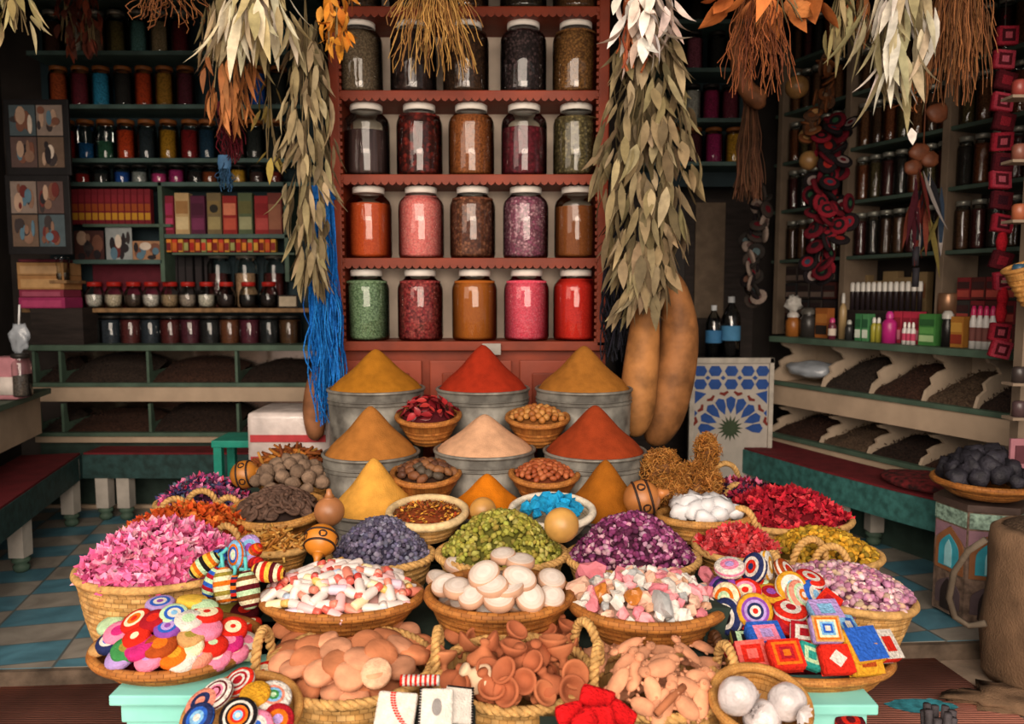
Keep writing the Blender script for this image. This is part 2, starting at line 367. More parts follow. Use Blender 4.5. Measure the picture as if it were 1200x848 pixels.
# ================================================================ RACK OF TWENTY BIG JARS
RD = 3.7
rx0, rx1 = P(389, 300, RD).x, P(712, 300, RD).x
rzb = P(550, 406, RD).z; rzt = 3.25; rdep = .32
rack = thing('spice_rack', 'red-brown wooden rack with scalloped shelf edges full of big glass jars', 'rack', ((rx0 + rx1) / 2, RD, rzb))
rw = (rx1 - rx0)
for sx, nm in ((-1, 'upright'), (1, 'upright')):
    box(MB(), (sx * (rw / 2 - .025), rdep / 2, (rzt - rzb) / 2), (.05, rdep, rzt - rzb), bev=.006).obj(nm, REDW, rack, False)
    mb = MB(); k = int((rzt - rzb) / .032)
    for i in range(k): box(mb, (sx * (rw / 2 - .055), .0, .03 + i * .032), (.012, .012, .018))
    mb.obj('scalloped_trim', REDW, rack, False)
box(MB(), (0, rdep, (rzt - rzb) / 2), (rw, .015, rzt - rzb)).obj('back_panel', M('pale_plaster_panel', '#d8c6b4', rough=.85, var=.2, scale=5, bump=.1), rack, False)
SZ = [P(550, 400, RD).z, P(550, 302, RD).z, P(550, 204, RD).z, P(550, 105.5, RD).z, P(550, 7, RD).z]
for i, z in enumerate(SZ):
    th = .045 if i == 0 else .04
    s = box(MB(), (0, rdep / 2, z - rzb - th / 2), (rw - .1 if i else rw, rdep, th), bev=.004).obj('shelf', REDW, rack, False)
    mb = MB(); k = int((rw - .12) / .036)
    if i:
        for j in range(k): prism(mb, [(x + (-(rw - .12) / 2 + (j + .5) * .036), y + z - rzb - th) for x, y in ((-.018, .006), (-.012, -.006), (0, -.012), (.012, -.006), (.018, .006))], -.006, .006)
        mb.obj('scalloped_edge', REDW, s, False)
def G(n, a, b, s=90, c=None, **k): return grain('fill_' + n, a, b, s, c, **k)
rows = [
 (4, [(425, 'dark brown seeds', G('dk1', '#3a2a20', '#5a4432'), .8), (487, 'black pods', G('dk2', '#241a18', '#3c2a24'), .8), (547, 'brown bark', G('dk3', '#40281c', '#5c3a26'), .8), (613, 'dark leaves', G('dk4', '#2c241e', '#4a3c2c'), .8), (673, 'brown chips', G('dk5', '#5a3a22', '#7a5230'), .8)]),
 (3, [(425, 'grey-brown cumin seed', G('cumin', '#6e5a48', '#8e7a62', 150), .86), (487, 'nearly black dried fruit', G('blk', '#2a1c1c', '#46302c', 60), .82), (547, 'dark brown cloves', G('clove', '#33221a', '#5a3c28', 100), .84), (613, 'black-mauve dried flowers', G('mauve', '#332628', '#5c4648', 85, '#1e1618'), .82), (673, 'orange-brown stems', G('stem', '#6a4526', '#9a6a38', 110), .84)]),
 (2, [(432, 'violet-brown cinnamon quills', M('fill_quill', '#4a3534', rough=.8, var=.5, scale=14, stretch=(6, 6, .4)), .62), (493, 'dark red dried peppers', G('pep', '#5a1a16', '#8e2a20', 55, '#30100e'), .84), (553, 'orange-brown crushed spice', G('crush', '#8a4a22', '#a86030', 120), .82), (614, 'maroon hibiscus petals', G('hib', '#4e1620', '#7e2232', 60), .66), (674, 'olive-beige dried herb', G('herb', '#6a5c3c', '#958458', 90, '#4a4028'), .80)]),
 (1, [(433, 'orange ground spice', G('orsp', '#c8481a', '#d85a24', 200, dark=.8), .76), (494, 'coral-pink salt crystals', G('coral', '#e86a68', '#f49088', 130, dark=.75), .86), (554, 'brown round seeds', G('seed', '#7a4630', '#a0664a', 75, '#5c3222'), .84), (616, 'mauve-pink dried petals', G('mpet', '#a85a78', '#d8a0ae', 90, '#7c4858'), .85), (676, 'rust-brown powder', G('rustp', '#8a4a20', '#9c5a2c', 220, dark=.8), .72)]),
 (0, [(429, 'sage-green dried herb', G('sage', '#5c7a54', '#7c9a70', 130, '#8eaa84'), .84), (492, 'dark red chilli flakes', G('chfl', '#5e1018', '#94202a', 90, '#b8504c'), .84), (556, 'ochre-orange curry powder', G('curry', '#a8581a', '#b4641e', 220, dark=.85), .84), (617, 'hot pink crystals', G('hotp', '#e8405a', '#f46a7e', 150, dark=.75), .84), (675, 'bright red powder', G('brred', '#d02018', '#e03020', 200, dark=.8), .86)])]
rname = ['bottom', 'second lowest', 'middle', 'second highest', 'topmost visible']
for ri, lst in rows:
    for x, nm, fm, lv in lst:
        d = RD + .126
        x_ = P(x, 300, d).x
        jar('storage_jar', f'big white-lidded jar of {nm} on the {rname[ri]} rack shelf', (x_, d, SZ[ri] + .0015), .112, .346 if ri < 4 else .34, 'big', fm, lv, LIDW)
# cupboard under the rack
cb = thing('cupboard', 'orange-red wooden cupboard under the jar rack behind the spice cones', 'cupboard', ((rx0 + rx1) / 2, RD + .05, 0))
box(MB(), (0, .15, (rzb - .01) / 2), (rw, .3, rzb - .01)).obj('carcass', REDW, cb, False)
for i in range(3):
    cx = (i - 1) * rw / 3; dr = box(MB(), (cx, -.012, .95), (rw / 3 - .04, .02, .46), bev=.006).obj('door', M('orange_red_door', '#93402a', rough=.55, var=.2, scale=5), cb, False)
    box(MB(), (cx, -.028, .95), (rw / 3 - .16, .014, .34), bev=.006).obj('raised_panel', REDW, dr, False)
lab = P(576, 409, RD - .02)
pl = thing('shelf_plate', 'small grey plate fixed under the bottom shelf of the jar rack', 'plate', lab); box(MB(), (0, 0, 0), (.09, .01, .055), bev=.003).obj('plate', M('grey_plate', '#9a948c', rough=.5), pl, False)

# ================================================================ BACK SHELVES (rows of jars to the viewer's left)
BD = 5.45
def zy(y, d=BD): return P(600, y, d).z
SHELFM = M('blue_green_shelf', '#4c645f', rough=.6, var=.3, scale=6, bump=.1)
def shelf_unit(name, label, x0, x1, d, dep, ys, ztop, zbot, ups=(), back=WALLT, th=.03):
    X0, X1 = P(x0, 300, d).x, P(x1, 300, d).x; cx = (X0 + X1) / 2
    t = thing(name, label, 'shelf unit', (cx, d, zbot))
    box(MB(), (0, dep, (ztop - zbot) / 2), (X1 - X0, .02, ztop - zbot)).obj('back_panel', back, t, False)
    for y in ys:
        if isinstance(y, tuple): y, a, b, mt = y
        else: a, b, mt = x0, x1, SHELFM
        A, B = P(a, y, d).x, P(b, y, d).x
        box(MB(), ((A + B) / 2 - cx, dep / 2, zy(y, d) - th / 2 - zbot), (B - A, dep, th), bev=.004).obj('shelf', mt, t, False)
    for x, y0, y1 in ups:
        A = P(x, 300, d).x; z0, z1 = zy(y1, d), zy(y0, d)
        box(MB(), (A - cx, dep / 2, (z0 + z1) / 2 - zbot), (.03, dep, z1 - z0), bev=.003).obj('upright', GREENP, t, False)
    return t
BROWNSH = M('brown_shelf_edge', '#8a6a48', rough=.7, var=.35, scale=20, bump=.2)
shelf_unit('back_shelf_unit', 'tall blue-green shelf unit of coloured jars along the back wall', 30, 372, BD, .3,
  [-4, 59, 122, 185, 213, (274, 192, 340, SHELFM), (304, 85, 190, SHELFM), (361, 25, 362, BROWNSH), (405, 20, 365, GREENP)], 3.75, 1.1, [(190, 213, 330), (336, 213, 330)])
jb = BD + .1
def fillm(c): return grain('shelf_fill_' + c.strip('#'), cv(c), jit(cv(c), .25), 110)
def small_row(y, items, h, r, desc, lid, shape='tall', level=.72, group=None, name='spice_jar', dd=jb):
    for k, it in enumerate(items):
        x, cn, hx = it[:3]; lv = it[3] if len(it) > 3 else level
        X = P(x, 300, dd).x
        jar(name, f'{desc.replace("@", cn)}, {ORD[k]} along its shelf', (X, dd, zy(y) + .0015), r, h, shape, fillm(hx), lv, lid, group)
ORD = 'first second third fourth fifth sixth seventh eighth ninth tenth eleventh twelfth thirteenth fourteenth fifteenth sixteenth seventeenth eighteenth nineteenth twentieth'.split()
small_row(59, [(75, 'brown pods', '#4a2a20'), (100, 'white chips', '#c8c0b0'), (124, 'beige-pink pieces', '#b09078'), (148, 'olive seed', '#8a7a4a'), (173, 'pale teal crystals', '#6aa09a'), (197, 'beige lumps', '#b89a78'), (221, 'dark red petals', '#702028'), (318, 'dark seed', '#30302c'), (335, 'teal pigment', '#208a9a')], .29, .066, 'tall jar of @ on the top shelf in view', LIDS)
small_row(122, [(79, 'orange-brown spice', '#a84a20'), (104, 'maroon petals', '#6a1c2c'), (128, 'cyan pigment', '#2a8ab0'), (153, 'dark seed', '#262424'), (177, 'red-orange spice', '#c04018'), (201, 'ochre spice', '#b07a2a'), (225, 'plum petals', '#5c2030'), (308, 'bright blue pigment', '#1c5cb8'), (332, 'dark herb', '#2a2c28')], .275, .066, 'jar of @ on the second shelf from the top', LIDO, level=.8)
small_row(185, [(85, 'red powder', '#9a2018'), (107, 'little blue stones', '#1e6aa8', .4), (130, 'green herb', '#2a5a44', .45), (154, 'orange-red powder', '#d0441a'), (178, 'blue-black seed', '#28343c'), (203, 'mustard powder', '#b88420'), (228, 'crimson powder', '#8e1c20'), (248, 'dark blue pigment', '#1c3c54'), (283, 'dark bark', '#2a2420'), (303, 'dark grey herb', '#303634'), (327, 'dark leaf', '#262a28')], .275, .066, 'jar of @ on the third shelf from the top', LIDO)
small_row(213, [(101, 'red beads', '#a02424', .5), (123, 'dark grains', '#303030', .5), (148, 'blue pigment', '#1c4a9a', .6), (168, 'grey crystals', '#8a9090', .6), (191, 'pink petals', '#c03a78', .5), (211, 'magenta pigment', '#a8286c', .7), (233, 'dark powder', '#241e20', .6), (250, 'rust powder', '#8e4424', .6), (283, 'yellow powder', '#c8962a', .7), (305, 'brown grains', '#4a3430', .6), (325, 'red-brown powder', '#7a2a20', .6)], .125, .06, 'squat jar of @ on the low fourth shelf', LIDK)
small_row(361, [(x, c, h, .5) for x, c, h in [(86, 'brown nuggets', '#6a5040'), (109, 'white lumps', '#d8d0c8'), (132, 'cream lumps', '#d8c8b0'), (155, 'brown chips', '#4a3c34'), (176, 'white stones', '#e4dcd4'), (198, 'tan stones', '#c0a080'), (219, 'white and brown stones', '#b0a090'), (241, 'ivory beads', '#d8d0c0'), (264, 'dark beads', '#382c2c'), (290, 'black seeds', '#242020'), (314, 'dark seeds', '#2c2424')]], .185, .068, 'round red-lidded jar of @ on the brown-edged shelf', LIDR_, 'ball', dd=jb + .02, name='red_lidded_jar')
small_row(404, [(57 + 23.4 * k, c, h, .84) for k, (c, h) in enumerate([('brown bark', '#5a3c22'), ('black tea', '#241e1c'), ('blackish seed', '#262628'), ('blue-black grains', '#2c3440'), ('red-brown hulls', '#5c2424'), ('slate grains', '#2c3440'), ('dark red hulls', '#5c2020'), ('plum petals', '#5a2434'), ('black leaf', '#222224'), ('brown seed', '#6a3c22'), ('plum hulls', '#5a2030'), ('black seed', '#202224'), ('bronze seed', '#5c3c24')])], .205, .082, 'wide dark jar of @ on the lowest back shelf', LIDK, dd=jb)

# boxes, cards and packets on the back shelves
def carton(name, label, cat, loc, s, cols, rot=0, group=None, mat=None, stripes=None, emblem=None):
    t = thing(name, label, cat, loc, rot, group)
    box(MB(), (0, 0, s[2] / 2), s, cv(cols[0]), bev=.003).obj('body', VC, t, False)
    y = -s[1] / 2 - .0015
    if len(cols) > 1:
        n = len(cols) - 1
        for i in range(n):
            mb = MB(); z0 = s[2] * (.12 + .76 * i / n); z1 = s[2] * (.12 + .76 * (i + .8) / n)
            box(mb, (0, y, (z0 + z1) / 2), (s[0] * .86, .003, z1 - z0), cv(cols[1 + i])); mb.obj('printed_band', VC, t, False)
    if emblem:
        mb = MB(); pts = [(s[0] * .3 * math.cos(k * PI / 8), s[2] * .62 + s[0] * .3 * math.sin(k * PI / 8)) for k in range(16)]
        prism(mb, pts, y - .003, y, cv(emblem)); mb.obj('round_emblem', VC, t, False)
    return t
def px(x, y, d): p = P(x, y, d); return p
for k in range(13):          # incense packs in a display
    x = 89 + k * 7.6
    carton('incense_pack', 'slim crimson incense pack with a gold base in the row under the squat jars', 'packet', (P(x, 300, jb).x, BD + .06, zy(262)), (.043, .05, .245), ['#7a1c28', '#c08a28', '#a04a20', '#8a2430'], group='incense packs below the squat jars')
mb = MB(); zs = box(mb, (0, 0, -.012), (P(190, 1, BD).x - P(84, 1, BD).x, .2, .02)); o = thing('pack_ledge', 'thin ledge carrying the row of incense packs', 'ledge', ((P(190, 1, BD).x + P(84, 1, BD).x) / 2, BD + .1, zy(262))); mb.obj('board', GREENP, o, False)
def print_card(name, label, cat, loc, w, h, bg, patches, lean=0, rot=0, parent=None):
    t = parent or thing(name, label, cat, loc, Matrix.Rotation(rot, 3, 'Z') @ Matrix.Rotation(-lean, 3, 'X'))
    return t
def photo(mb, cx, cz, w, h, y, seed, bg):           # an abstract snapshot: backdrop and a few figures as soft patches
    rr = random.Random(seed); box(mb, (cx, y, cz), (w, .003, h), cv(bg))
    for i in range(9):
        a, b = rr.uniform(.06, .2) * w, rr.uniform(.1, .32) * h
        x = cx + rr.uniform(-.5, .5) * (w - 2 * a); z = cz + rr.uniform(-.5, .5) * (h - 2 * b)
        c = rr.choice(['#8a6a58', '#b89a84', '#2a2428', '#5a7a8c', '#6a2c28', '#d8c8b8', '#3c3434', '#7a5040'])
        prism(mb, [(x + a * math.cos(k * PI / 5), z + b * math.sin(k * PI / 5)) for k in range(10)], y - .004 - i * .0004, y, cv(c))
for (x0, x1, y0, y1, bg, nm) in ((88, 121, 268, 302, '#4a2c28', 'dark brown snapshot'), (125, 154, 265, 303, '#9aa0a0', 'pale snapshot of dark standing shapes'), (156, 191, 281, 303, '#a87c5c', 'wide tan snapshot')):
    A = P(x0, y1, BD + .04); B = P(x1, y0, BD + .04); t = thing('postcard', f'{nm} propped on the shelf above the maroon box', 'postcard', ((A.x + B.x) / 2, BD + .04, zy(304)))
    mb = MB(); photo(mb, 0, (B.z - A.z) / 2, B.x - A.x, B.z - A.z, 0, x0, bg); mb.obj('print', VC, t, False)
A, B = P(92, 330, BD), P(187, 308, BD)
carton('long_box', 'long dark maroon box behind the round red-lidded jars', 'box', ((A.x + B.x) / 2, BD + .24, zy(361)), (B.x - A.x, .1, .33), ['#5a1826', '#74203a', '#5a1826'])
for k, (x, c, nm) in enumerate([(201, ['#8a2438', '#c04468', '#a83058'], 'crimson-pink'), (219, ['#c8a878', '#e0c898', '#a87c4c'], 'gold-beige'), (237, ['#5c2440', '#7a3458', '#4c1c34'], 'purple'), (256, ['#7c6c4c', '#a89868', '#8a7448'], 'olive'), (274, ['#9a2a28', '#c85844', '#e08464'], 'red'), (292, ['#5c6a4c', '#a8a880', '#6c6a40'], 'green and beige'), (311, ['#a02c30', '#c0504c', '#8e2428'], 'brick red'), (326, ['#7a3c34', '#a06850'], 'brown')]):
    carton('soap_box', f'upright {nm} box in the row over the little striped packets', 'box', (P(x, 300, jb).x, BD + .08, zy(274)), (.1, .07, .29 if k % 2 else .27), c, emblem=('#2c2a24' if nm == 'olive' else None))
pc = ['#a82420', '#e08a30', '#c8402c', '#d8a040', '#7a2020', '#c86a28', '#8c2c2c', '#a0a060']
for k in range(20):
    x = 197 + k * 6.7; c = pc[k % 8]
    carton('striped_packet', 'tiny red-orange packet standing in a tight row on the shelf', 'packet', (P(x, 300, jb).x, BD + .05, zy(295)), (.034, .05, .09), [c, pc[(k + 3) % 8]], group='tiny packets in a tight row')
o = thing('packet_ledge', 'thin ledge carrying the tiny striped packets', 'ledge', (P(264, 1, BD).x, BD + .1, zy(295.5))); box(MB(), (0, 0, -.01), (.86, .2, .015)).obj('board', GREENP, o, False)
for k, (x, w) in enumerate([(198, .05), (207, .05), (216, .05), (227, .05), (238, .05)]):
    carton('dark_packet', 'narrow black packet in the row of five behind the red-lidded jars', 'packet', (P(x, 300, jb).x, BD + .2, zy(361)), (w, .05, .41), ['#1e1a1c', '#2c2628'], group='five black packets')
for k, x in enumerate((256, 288, 322)):
    jar('glass_canister', f'empty-topped clear glass canister, {ORD[k]} of three behind the red-lidded jars', (P(x, 300, jb + .12).x, BD + .22, zy(361)), .085, .4, 'tall', fillm(['#4a1c1c', '#c8a080', '#5c2424'][k]), .62, LIDS)
A = P(336, 350, BD - .03); t = thing('name_card', 'small beige card in a frame leaning on the brown-edged shelf', 'card', (A.x, BD - .0, zy(361)))
box(MB(), (0, 0, .048), (.14, .012, .09)).obj('frame', DARKW, t, False); box(MB(), (0, -.008, .048), (.12, .004, .07)).obj('card', M('beige_card', '#b8a890'), t, False)
A = P(83, 322, BD); t = thing('candle_glass', 'clear tumbler with a stub of white candle beside the stacked cartons', 'candle', (A.x, BD - .1, P(83, 328, BD - .1).z)); lathe(MB(), [(0, 0), (.045, 0), (.047, .16)], 16).obj('glass_body', GLASS, t); lathe(MB(), [(.042, .002), (.042, .05), (0, .055)], 16).obj('candle', M('white_wax', '#d8d0c4'), t)
o = thing('candle_ledge', 'stub ledge under the candle tumbler', 'ledge', (A.x, BD - .1, P(83, 328, BD - .1).z)); box(MB(), (0, .06, -.012), (.12, .24, .02)).obj('board', BROWNSH, o, False)
# stacked cartons beside them
zb = P(45, 361, 5.3).z
for k, (y0, y1, c, nm, w) in enumerate([(361, 348, ['#a03060', '#b84470'], 'magenta', 54), (348, 339, ['#8a3048', '#a85068'], 'dull red', 52), (339, 322, ['#b08050', '#c49a68'], 'lower tan', 54), (322, 307, ['#b88c5c', '#cca478'], 'upper tan', 54), (307, 303, ['#5c2430', '#702c38'], 'thin maroon', 50)]):
    z0, z1 = P(45, y0, 5.3).z, P(45, y1, 5.3).z
    carton('shipping_carton', f'{nm} flat carton in the stack beneath the photo boards', 'box', (P(45, 300, 5.3).x, 5.42, z0), (w / 900 * 5.3, .22, z1 - z0 - .002), c)
o = thing('carton_stand', 'small dark stand under the stacked cartons', 'stand', (P(45, 1, 5.3).x, 5.42, 1.1)); box(MB(), (0, 0, (zb - 1.1) / 2), (.36, .2, zb - 1.1)).obj('block', DARKW, o, False)
# photo boards
for k, (x0, x1, y0, y1) in enumerate([(8, 79, 116, 205), (10, 80, 205, 298)]):
    A, B = P(x0, y1, 4.95), P(x1, y0, 4.95); w, h = B.x - A.x, B.z - A.z
    t = thing('photo_board', ['black board of market snapshots, upper of two hanging by the shelves', 'black board of four snapshots, lower of two hanging by the shelves'][k], 'board', ((A.x + B.x) / 2, 4.95, A.z))
    box(MB(), (0, .012, h / 2), (w, .02, h), bev=.004).obj('board', M('black_board', '#191719', rough=.6), t, False)
    for i in range(2):
        for j in range(2):
            mb = MB(); photo(mb, (i - .5) * w * .42, h * (.3 + .42 * j), w * .40, h * .40, -.002, 31 * k + 7 * i + j, ['#5c4844', '#6a5648', '#4c5a60', '#8a7a70'][(i + 2 * j + k) % 4]); mb.obj('snapshot', VC, t, False)

BINW = M('bin_white', '#b8a48e', rough=.7, var=.15, scale=6, bump=.1); POSTM = M('dull_cream_post', '#7d6c5b', rough=.7, var=.2, scale=6, bump=.1); SHELFR = M('dull_green_shelf', '#46574d', rough=.65, var=.2, scale=6)
# ================================================================ TEA BINS
TEA = [grain('dry_leaves_%d' % i, a, b, 120, rough=.95) for i, (a, b) in enumerate([('#241a16', '#3a2a22'), ('#2a211d', '#40332b'), ('#33211a', '#4c3226'), ('#4a3a2e', '#665240')])]
def bins(name, label, fn, rot, s0, s1, zc, zrows, divs, flat, heaps, ledge):
    """fn(s, off, z) -> point; a counter over two tiers of open bins"""
    t = thing(name, label, 'bin unit', fn((s0 + s1) / 2, 0, 0), rot); inv = t.matrix_basis.inverted()
    T = Matrix.Translation(t.location) @ Matrix.Rotation(rot, 4, 'Z'); Ti = T.inverted()
    L = s1 - s0; off = lambda s: s - (s0 + s1) / 2
    box(MB(), (0, .2, zc - .02), (L, .44, .04), bev=.005).obj('counter_top', GREENP, t, False)
    for (ze, zt, zf) in zrows:            # green edge height, top of the opening, foot of the cream board
        box(MB(), (0, -.005, ze - .014), (L, .05, .028), bev=.004).obj('green_edge', GREENP, t, False)
        box(MB(), (0, .0, (ze - .028 + zf) / 2), (L, .02, ze - .028 - zf)).obj('front_board', CREAMP, t, False)
        mb = MB(); mb.add([(-L / 2, .40, ze), (L / 2, .40, ze), (L / 2, .40, zt), (-L / 2, .40, zt), (-L / 2, .0, ze - .02), (L / 2, .0, ze - .02)], [(0, 1, 2, 3), (4, 5, 1, 0)])
        mb.obj('back_board', MIRROR if flat else BINW, t, False)
        h = zt - ze
        for s in divs:
            if flat: pr = [(0, ze - .02), (.0, zt), (.035, zt), (.06, ze + h * .3), (.39, ze + h * .3), (.39, ze - .02)]
            else: pr = [(.0, ze - .02), (.03, ze + h * .22), (.085, ze + h * .34), (.07, ze + h * .48), (.13, ze + h * .6), (.2, ze + h * .66), (.17, ze + h * .8), (.1, ze + h * .9), (.08, zt), (.4, zt), (.4, ze - .02)]
            mb = MB(); prism(mb, [(y, z) for y, z in pr], -.009, .009, T=Matrix.Translation((off(s), 0, 0)) @ Matrix.Rotation(PI / 2, 4, 'Z')); mb.obj('divider', (GREENP if flat else BINW), t, False)
    return t, T, off
MIRROR = M('bin_back_mirror', '#c8b0a0', rough=.18, var=.1, metal=1, bump=0)
def heap_bin(T, s0, s1, ze, hgt, off, mat, label, full=1.0):
    mb = MB(); nx, ny = 16, 12; vs = []
    for i in range(nx + 1):
        for j in range(ny + 1):
            u, v = i / nx, j / ny
            z = ze - .015 + hgt * (v ** .55) * (1 - .35 * abs(2 * u - 1) ** 2.5) * full + .012 * noise.noise(Vector((u * 5 + s0 * 9, v * 5, ze * 3)))
            vs.append((off(s0) + .015 + u * (s1 - s0 - .03), .012 + v * .34, z))
    fs = [(i * (ny + 1) + j, (i + 1) * (ny + 1) + j, (i + 1) * (ny + 1) + j + 1, i * (ny + 1) + j + 1) for i in range(nx) for j in range(ny)]
    mb.add(vs, fs); base = len(vs)
    for k in range(130):
        u, v = R.random(), R.random() ** .8; z = ze - .012 + hgt * (v ** .55) * (1 - .35 * abs(2 * u - 1) ** 2.5) * full
        leaf(mb, (off(s0) + .02 + u * (s1 - s0 - .04), .015 + v * .33, z + .004), (U(-1, 1), U(-1, 1), U(-.3, .8)), (U(-1, 1), U(-1, 1), 1), .02, .008, .3, n=2)
    o = mb.obj('dry_leaf_heap', mat); o.matrix_world = T
    tag(o, label, 'dried leaves', kind='stuff')
# right counter
zr = [(.90, 1.165, .735), (.53, .70, .43)]
divs = [.04, .50, .88, 1.24, 1.55, 1.80]
tr, TR, offr = bins('tea_bin_counter', 'long cream counter with two tiers of scalloped tea bins', W, RROT, .03, 1.82, 1.21, zr, divs, False, None, None)
adj = [['dark brown', 'black-brown', 'grey-brown', 'dark', 'blackish'], ['black', 'red-brown', 'charcoal', 'light brown', 'dark tan']]
for r, (ze, zt, zf) in enumerate(zr):
    for i in range(5):
        if r == 0 and i == 0: continue
        heap_bin(TR, divs[i], divs[i + 1], ze, (zt - ze) * [.8, .82, .76, .68, .7][i], offr, TEA[(i + r * 2 + (i == 3 and r == 1)) % 4],
                 f'{adj[r][i]} dried leaves in the {ORD[i]} {["upper", "lower"][r]} bin counting from the star panel')
p = W(.27, .16, .955); t = thing('plastic_bag', 'grey-white clear bag lying in the first upper bin beside the star panel', 'bag', p, RROT)
blob(MB(), (0, 0, .03), (.19, .15, .06), 3, .25, 2).obj('bag', M('milky_plastic', '#aab0b8', rough=.25, var=.2, scale=10, spec=.6, bump=.3), t)
# left bins
LB = 5.3
def WB(s, off, z): return Vector((s, LB + off, z))
zl = [(zy(448, LB), zy(407, LB) , zy(470, LB)), (zy(506, LB), zy(473, LB), zy(518, LB))]
sx = lambda x: P(x, 400, LB).x
dl = [sx(38), sx(69), sx(172), sx(276), sx(372)]
tl_, TL, offl = bins('tea_bin_unit', 'low mirrored tea bins with cream boards under the back shelf', WB, 0, sx(36), sx(374), zy(404, LB), zl, dl, True, None, None)
for r in range(2):
    for i in range(4):
        heap_bin(TL, dl[i], dl[i + 1], zl[r][0], [[.17, .2, .17, .15], [.12, .13, .2, .13]][r][i], offl, TEA[(i + r) % 3], f'dark dried tea leaves in the {ORD[i]} {["upper", "lower"][r]} mirrored bin under the back shelf')
struct('trim_1', box(MB(), ((sx(36) + sx(374)) / 2, LB + .02, zy(600, LB) + .0), (sx(374) - sx(36), .03, .1)), CREAMP)
struct('trim_2', box(MB(), ((sx(36) + sx(374)) / 2, LB + .06, .25), (sx(374) - sx(36), .03, .5)), M('dark_green_board', '#2f3f38', rough=.7))
struct('trim_3', box(MB(), (0, 0, 0), (1.8, .03, .42), T=Matrix.Translation(W(.95, .02, .21)) @ RM), M('green_plinth', '#33463e', rough=.7))
struct('trim_4', box(MB(), (0, 0, 0), (1.8, .03, .06), T=Matrix.Translation(W(.95, -.01, .3)) @ RM), CREAMP)

# ================================================================ BENCHES
MAROON = M('maroon_seat_cover', '#6a1c22', rough=.85, var=.25, scale=12, bump=.2, bscale=120)
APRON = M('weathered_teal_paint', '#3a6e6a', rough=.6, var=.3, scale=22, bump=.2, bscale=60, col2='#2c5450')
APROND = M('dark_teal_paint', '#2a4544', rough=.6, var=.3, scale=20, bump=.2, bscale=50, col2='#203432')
LEGW = M('grey_white_leg', '#b4aca2', rough=.6, var=.2, scale=8)
def leg(t, loc, h, r=.05):
    mb = MB(); lathe(mb, [(0, .086), (r * 1.15, .086), (r * 1.2, h), (0, h)], 4, T=Matrix.Translation(loc) @ Matrix.Rotation(PI / 4 , 4, 'Z'))
    l = mb.obj('leg', LEGW, t, False)
    lathe(MB(), [(0, 0), (r * .55, 0), (r * .8, .015), (r * .85, .035), (r * .6, .048), (r * .95, .06), (r * .95, .075), (r * .7, .085), (r * .7, .09)], 14, T=Matrix.Translation(loc)).obj('turned_foot', GREENP, l)
def bench(name, label, pts, fn, zt, legs, rot, apm):
    """pts: front edge (s, off); the seat runs back .42"""
    t = thing(name, label, 'bench', (0, 0, 0))
    A = [fn(s, o, 0) for s, o in pts]; Bk = [fn(s, o + .35, 0) for s, o in pts]; n = len(A)
    mb = MB(); vs = [(p.x, p.y, zt) for p in A] + [(p.x, p.y, zt) for p in Bk] + [(p.x, p.y, zt - .03) for p in A] + [(p.x, p.y, zt - .03) for p in Bk]
    fs = []
    for i in range(n - 1):
        fs += [(i, i + 1, n + i + 1, n + i), (2 * n + i, 3 * n + i, 3 * n + i + 1, 2 * n + i + 1), (i, 2 * n + i, 2 * n + i + 1, i + 1)]
    fs += [(0, n, 3 * n, 2 * n), (n - 1, 3 * n - 1, 4 * n - 1, 2 * n - 1)][:2]
    mb.add(vs, fs); mb.obj('seat', MAROON, t, False)
    mb = MB(); vs = []
    for p, q in zip(A, Bk):
        e = (q - p).normalized() * .03; pf = p - e * .3; pb = p + e
        vs += [(pf.x, pf.y, zt - .012), (pb.x, pb.y, zt - .012), (pb.x, pb.y, zt - .17), (pf.x, pf.y, zt - .17)]
    fs = [(4 * i + k, 4 * i + (k + 1) % 4, 4 * i + 4 + (k + 1) % 4, 4 * i + 4 + k) for i in range(n - 1) for k in range(4)] + [(0, 1, 2, 3), (4 * n - 1, 4 * n - 2, 4 * n - 3, 4 * n - 4)]
    mb.add(vs, fs); mb.obj('apron', apm, t, False)
    p, q = A[-1], Bk[-1]; c = (p + q) / 2; d = q - p
    box(MB(), (0, 0, 0), (d.length, .03, .155), T=Matrix.Translation((c.x, c.y, zt - .095)) @ Matrix.Rotation(math.atan2(d.y, d.x), 4, 'Z')).obj('end_apron', apm, t, False)
    for s, o in legs: leg(t, fn(s, o, 0), zt - .03)
    return t
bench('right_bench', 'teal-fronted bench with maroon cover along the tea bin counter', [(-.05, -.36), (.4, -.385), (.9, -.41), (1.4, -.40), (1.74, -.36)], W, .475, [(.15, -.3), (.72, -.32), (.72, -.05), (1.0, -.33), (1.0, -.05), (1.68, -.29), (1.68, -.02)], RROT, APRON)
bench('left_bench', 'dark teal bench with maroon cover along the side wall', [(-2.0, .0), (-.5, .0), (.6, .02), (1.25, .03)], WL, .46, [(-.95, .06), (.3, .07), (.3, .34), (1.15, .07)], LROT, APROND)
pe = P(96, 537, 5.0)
bench('back_bench', 'dark teal bench with maroon cover below the mirrored tea bins', [(-2.83, 0), (-2.3, 0), (-1.8, 0), (-1.25, 0)][::-1], lambda s, o, z: Vector((s, 5.0 + o * .65, z)), .46, [(-2.72, .06), (-2.58, .06), (-1.5, .06)], 0, APROND)
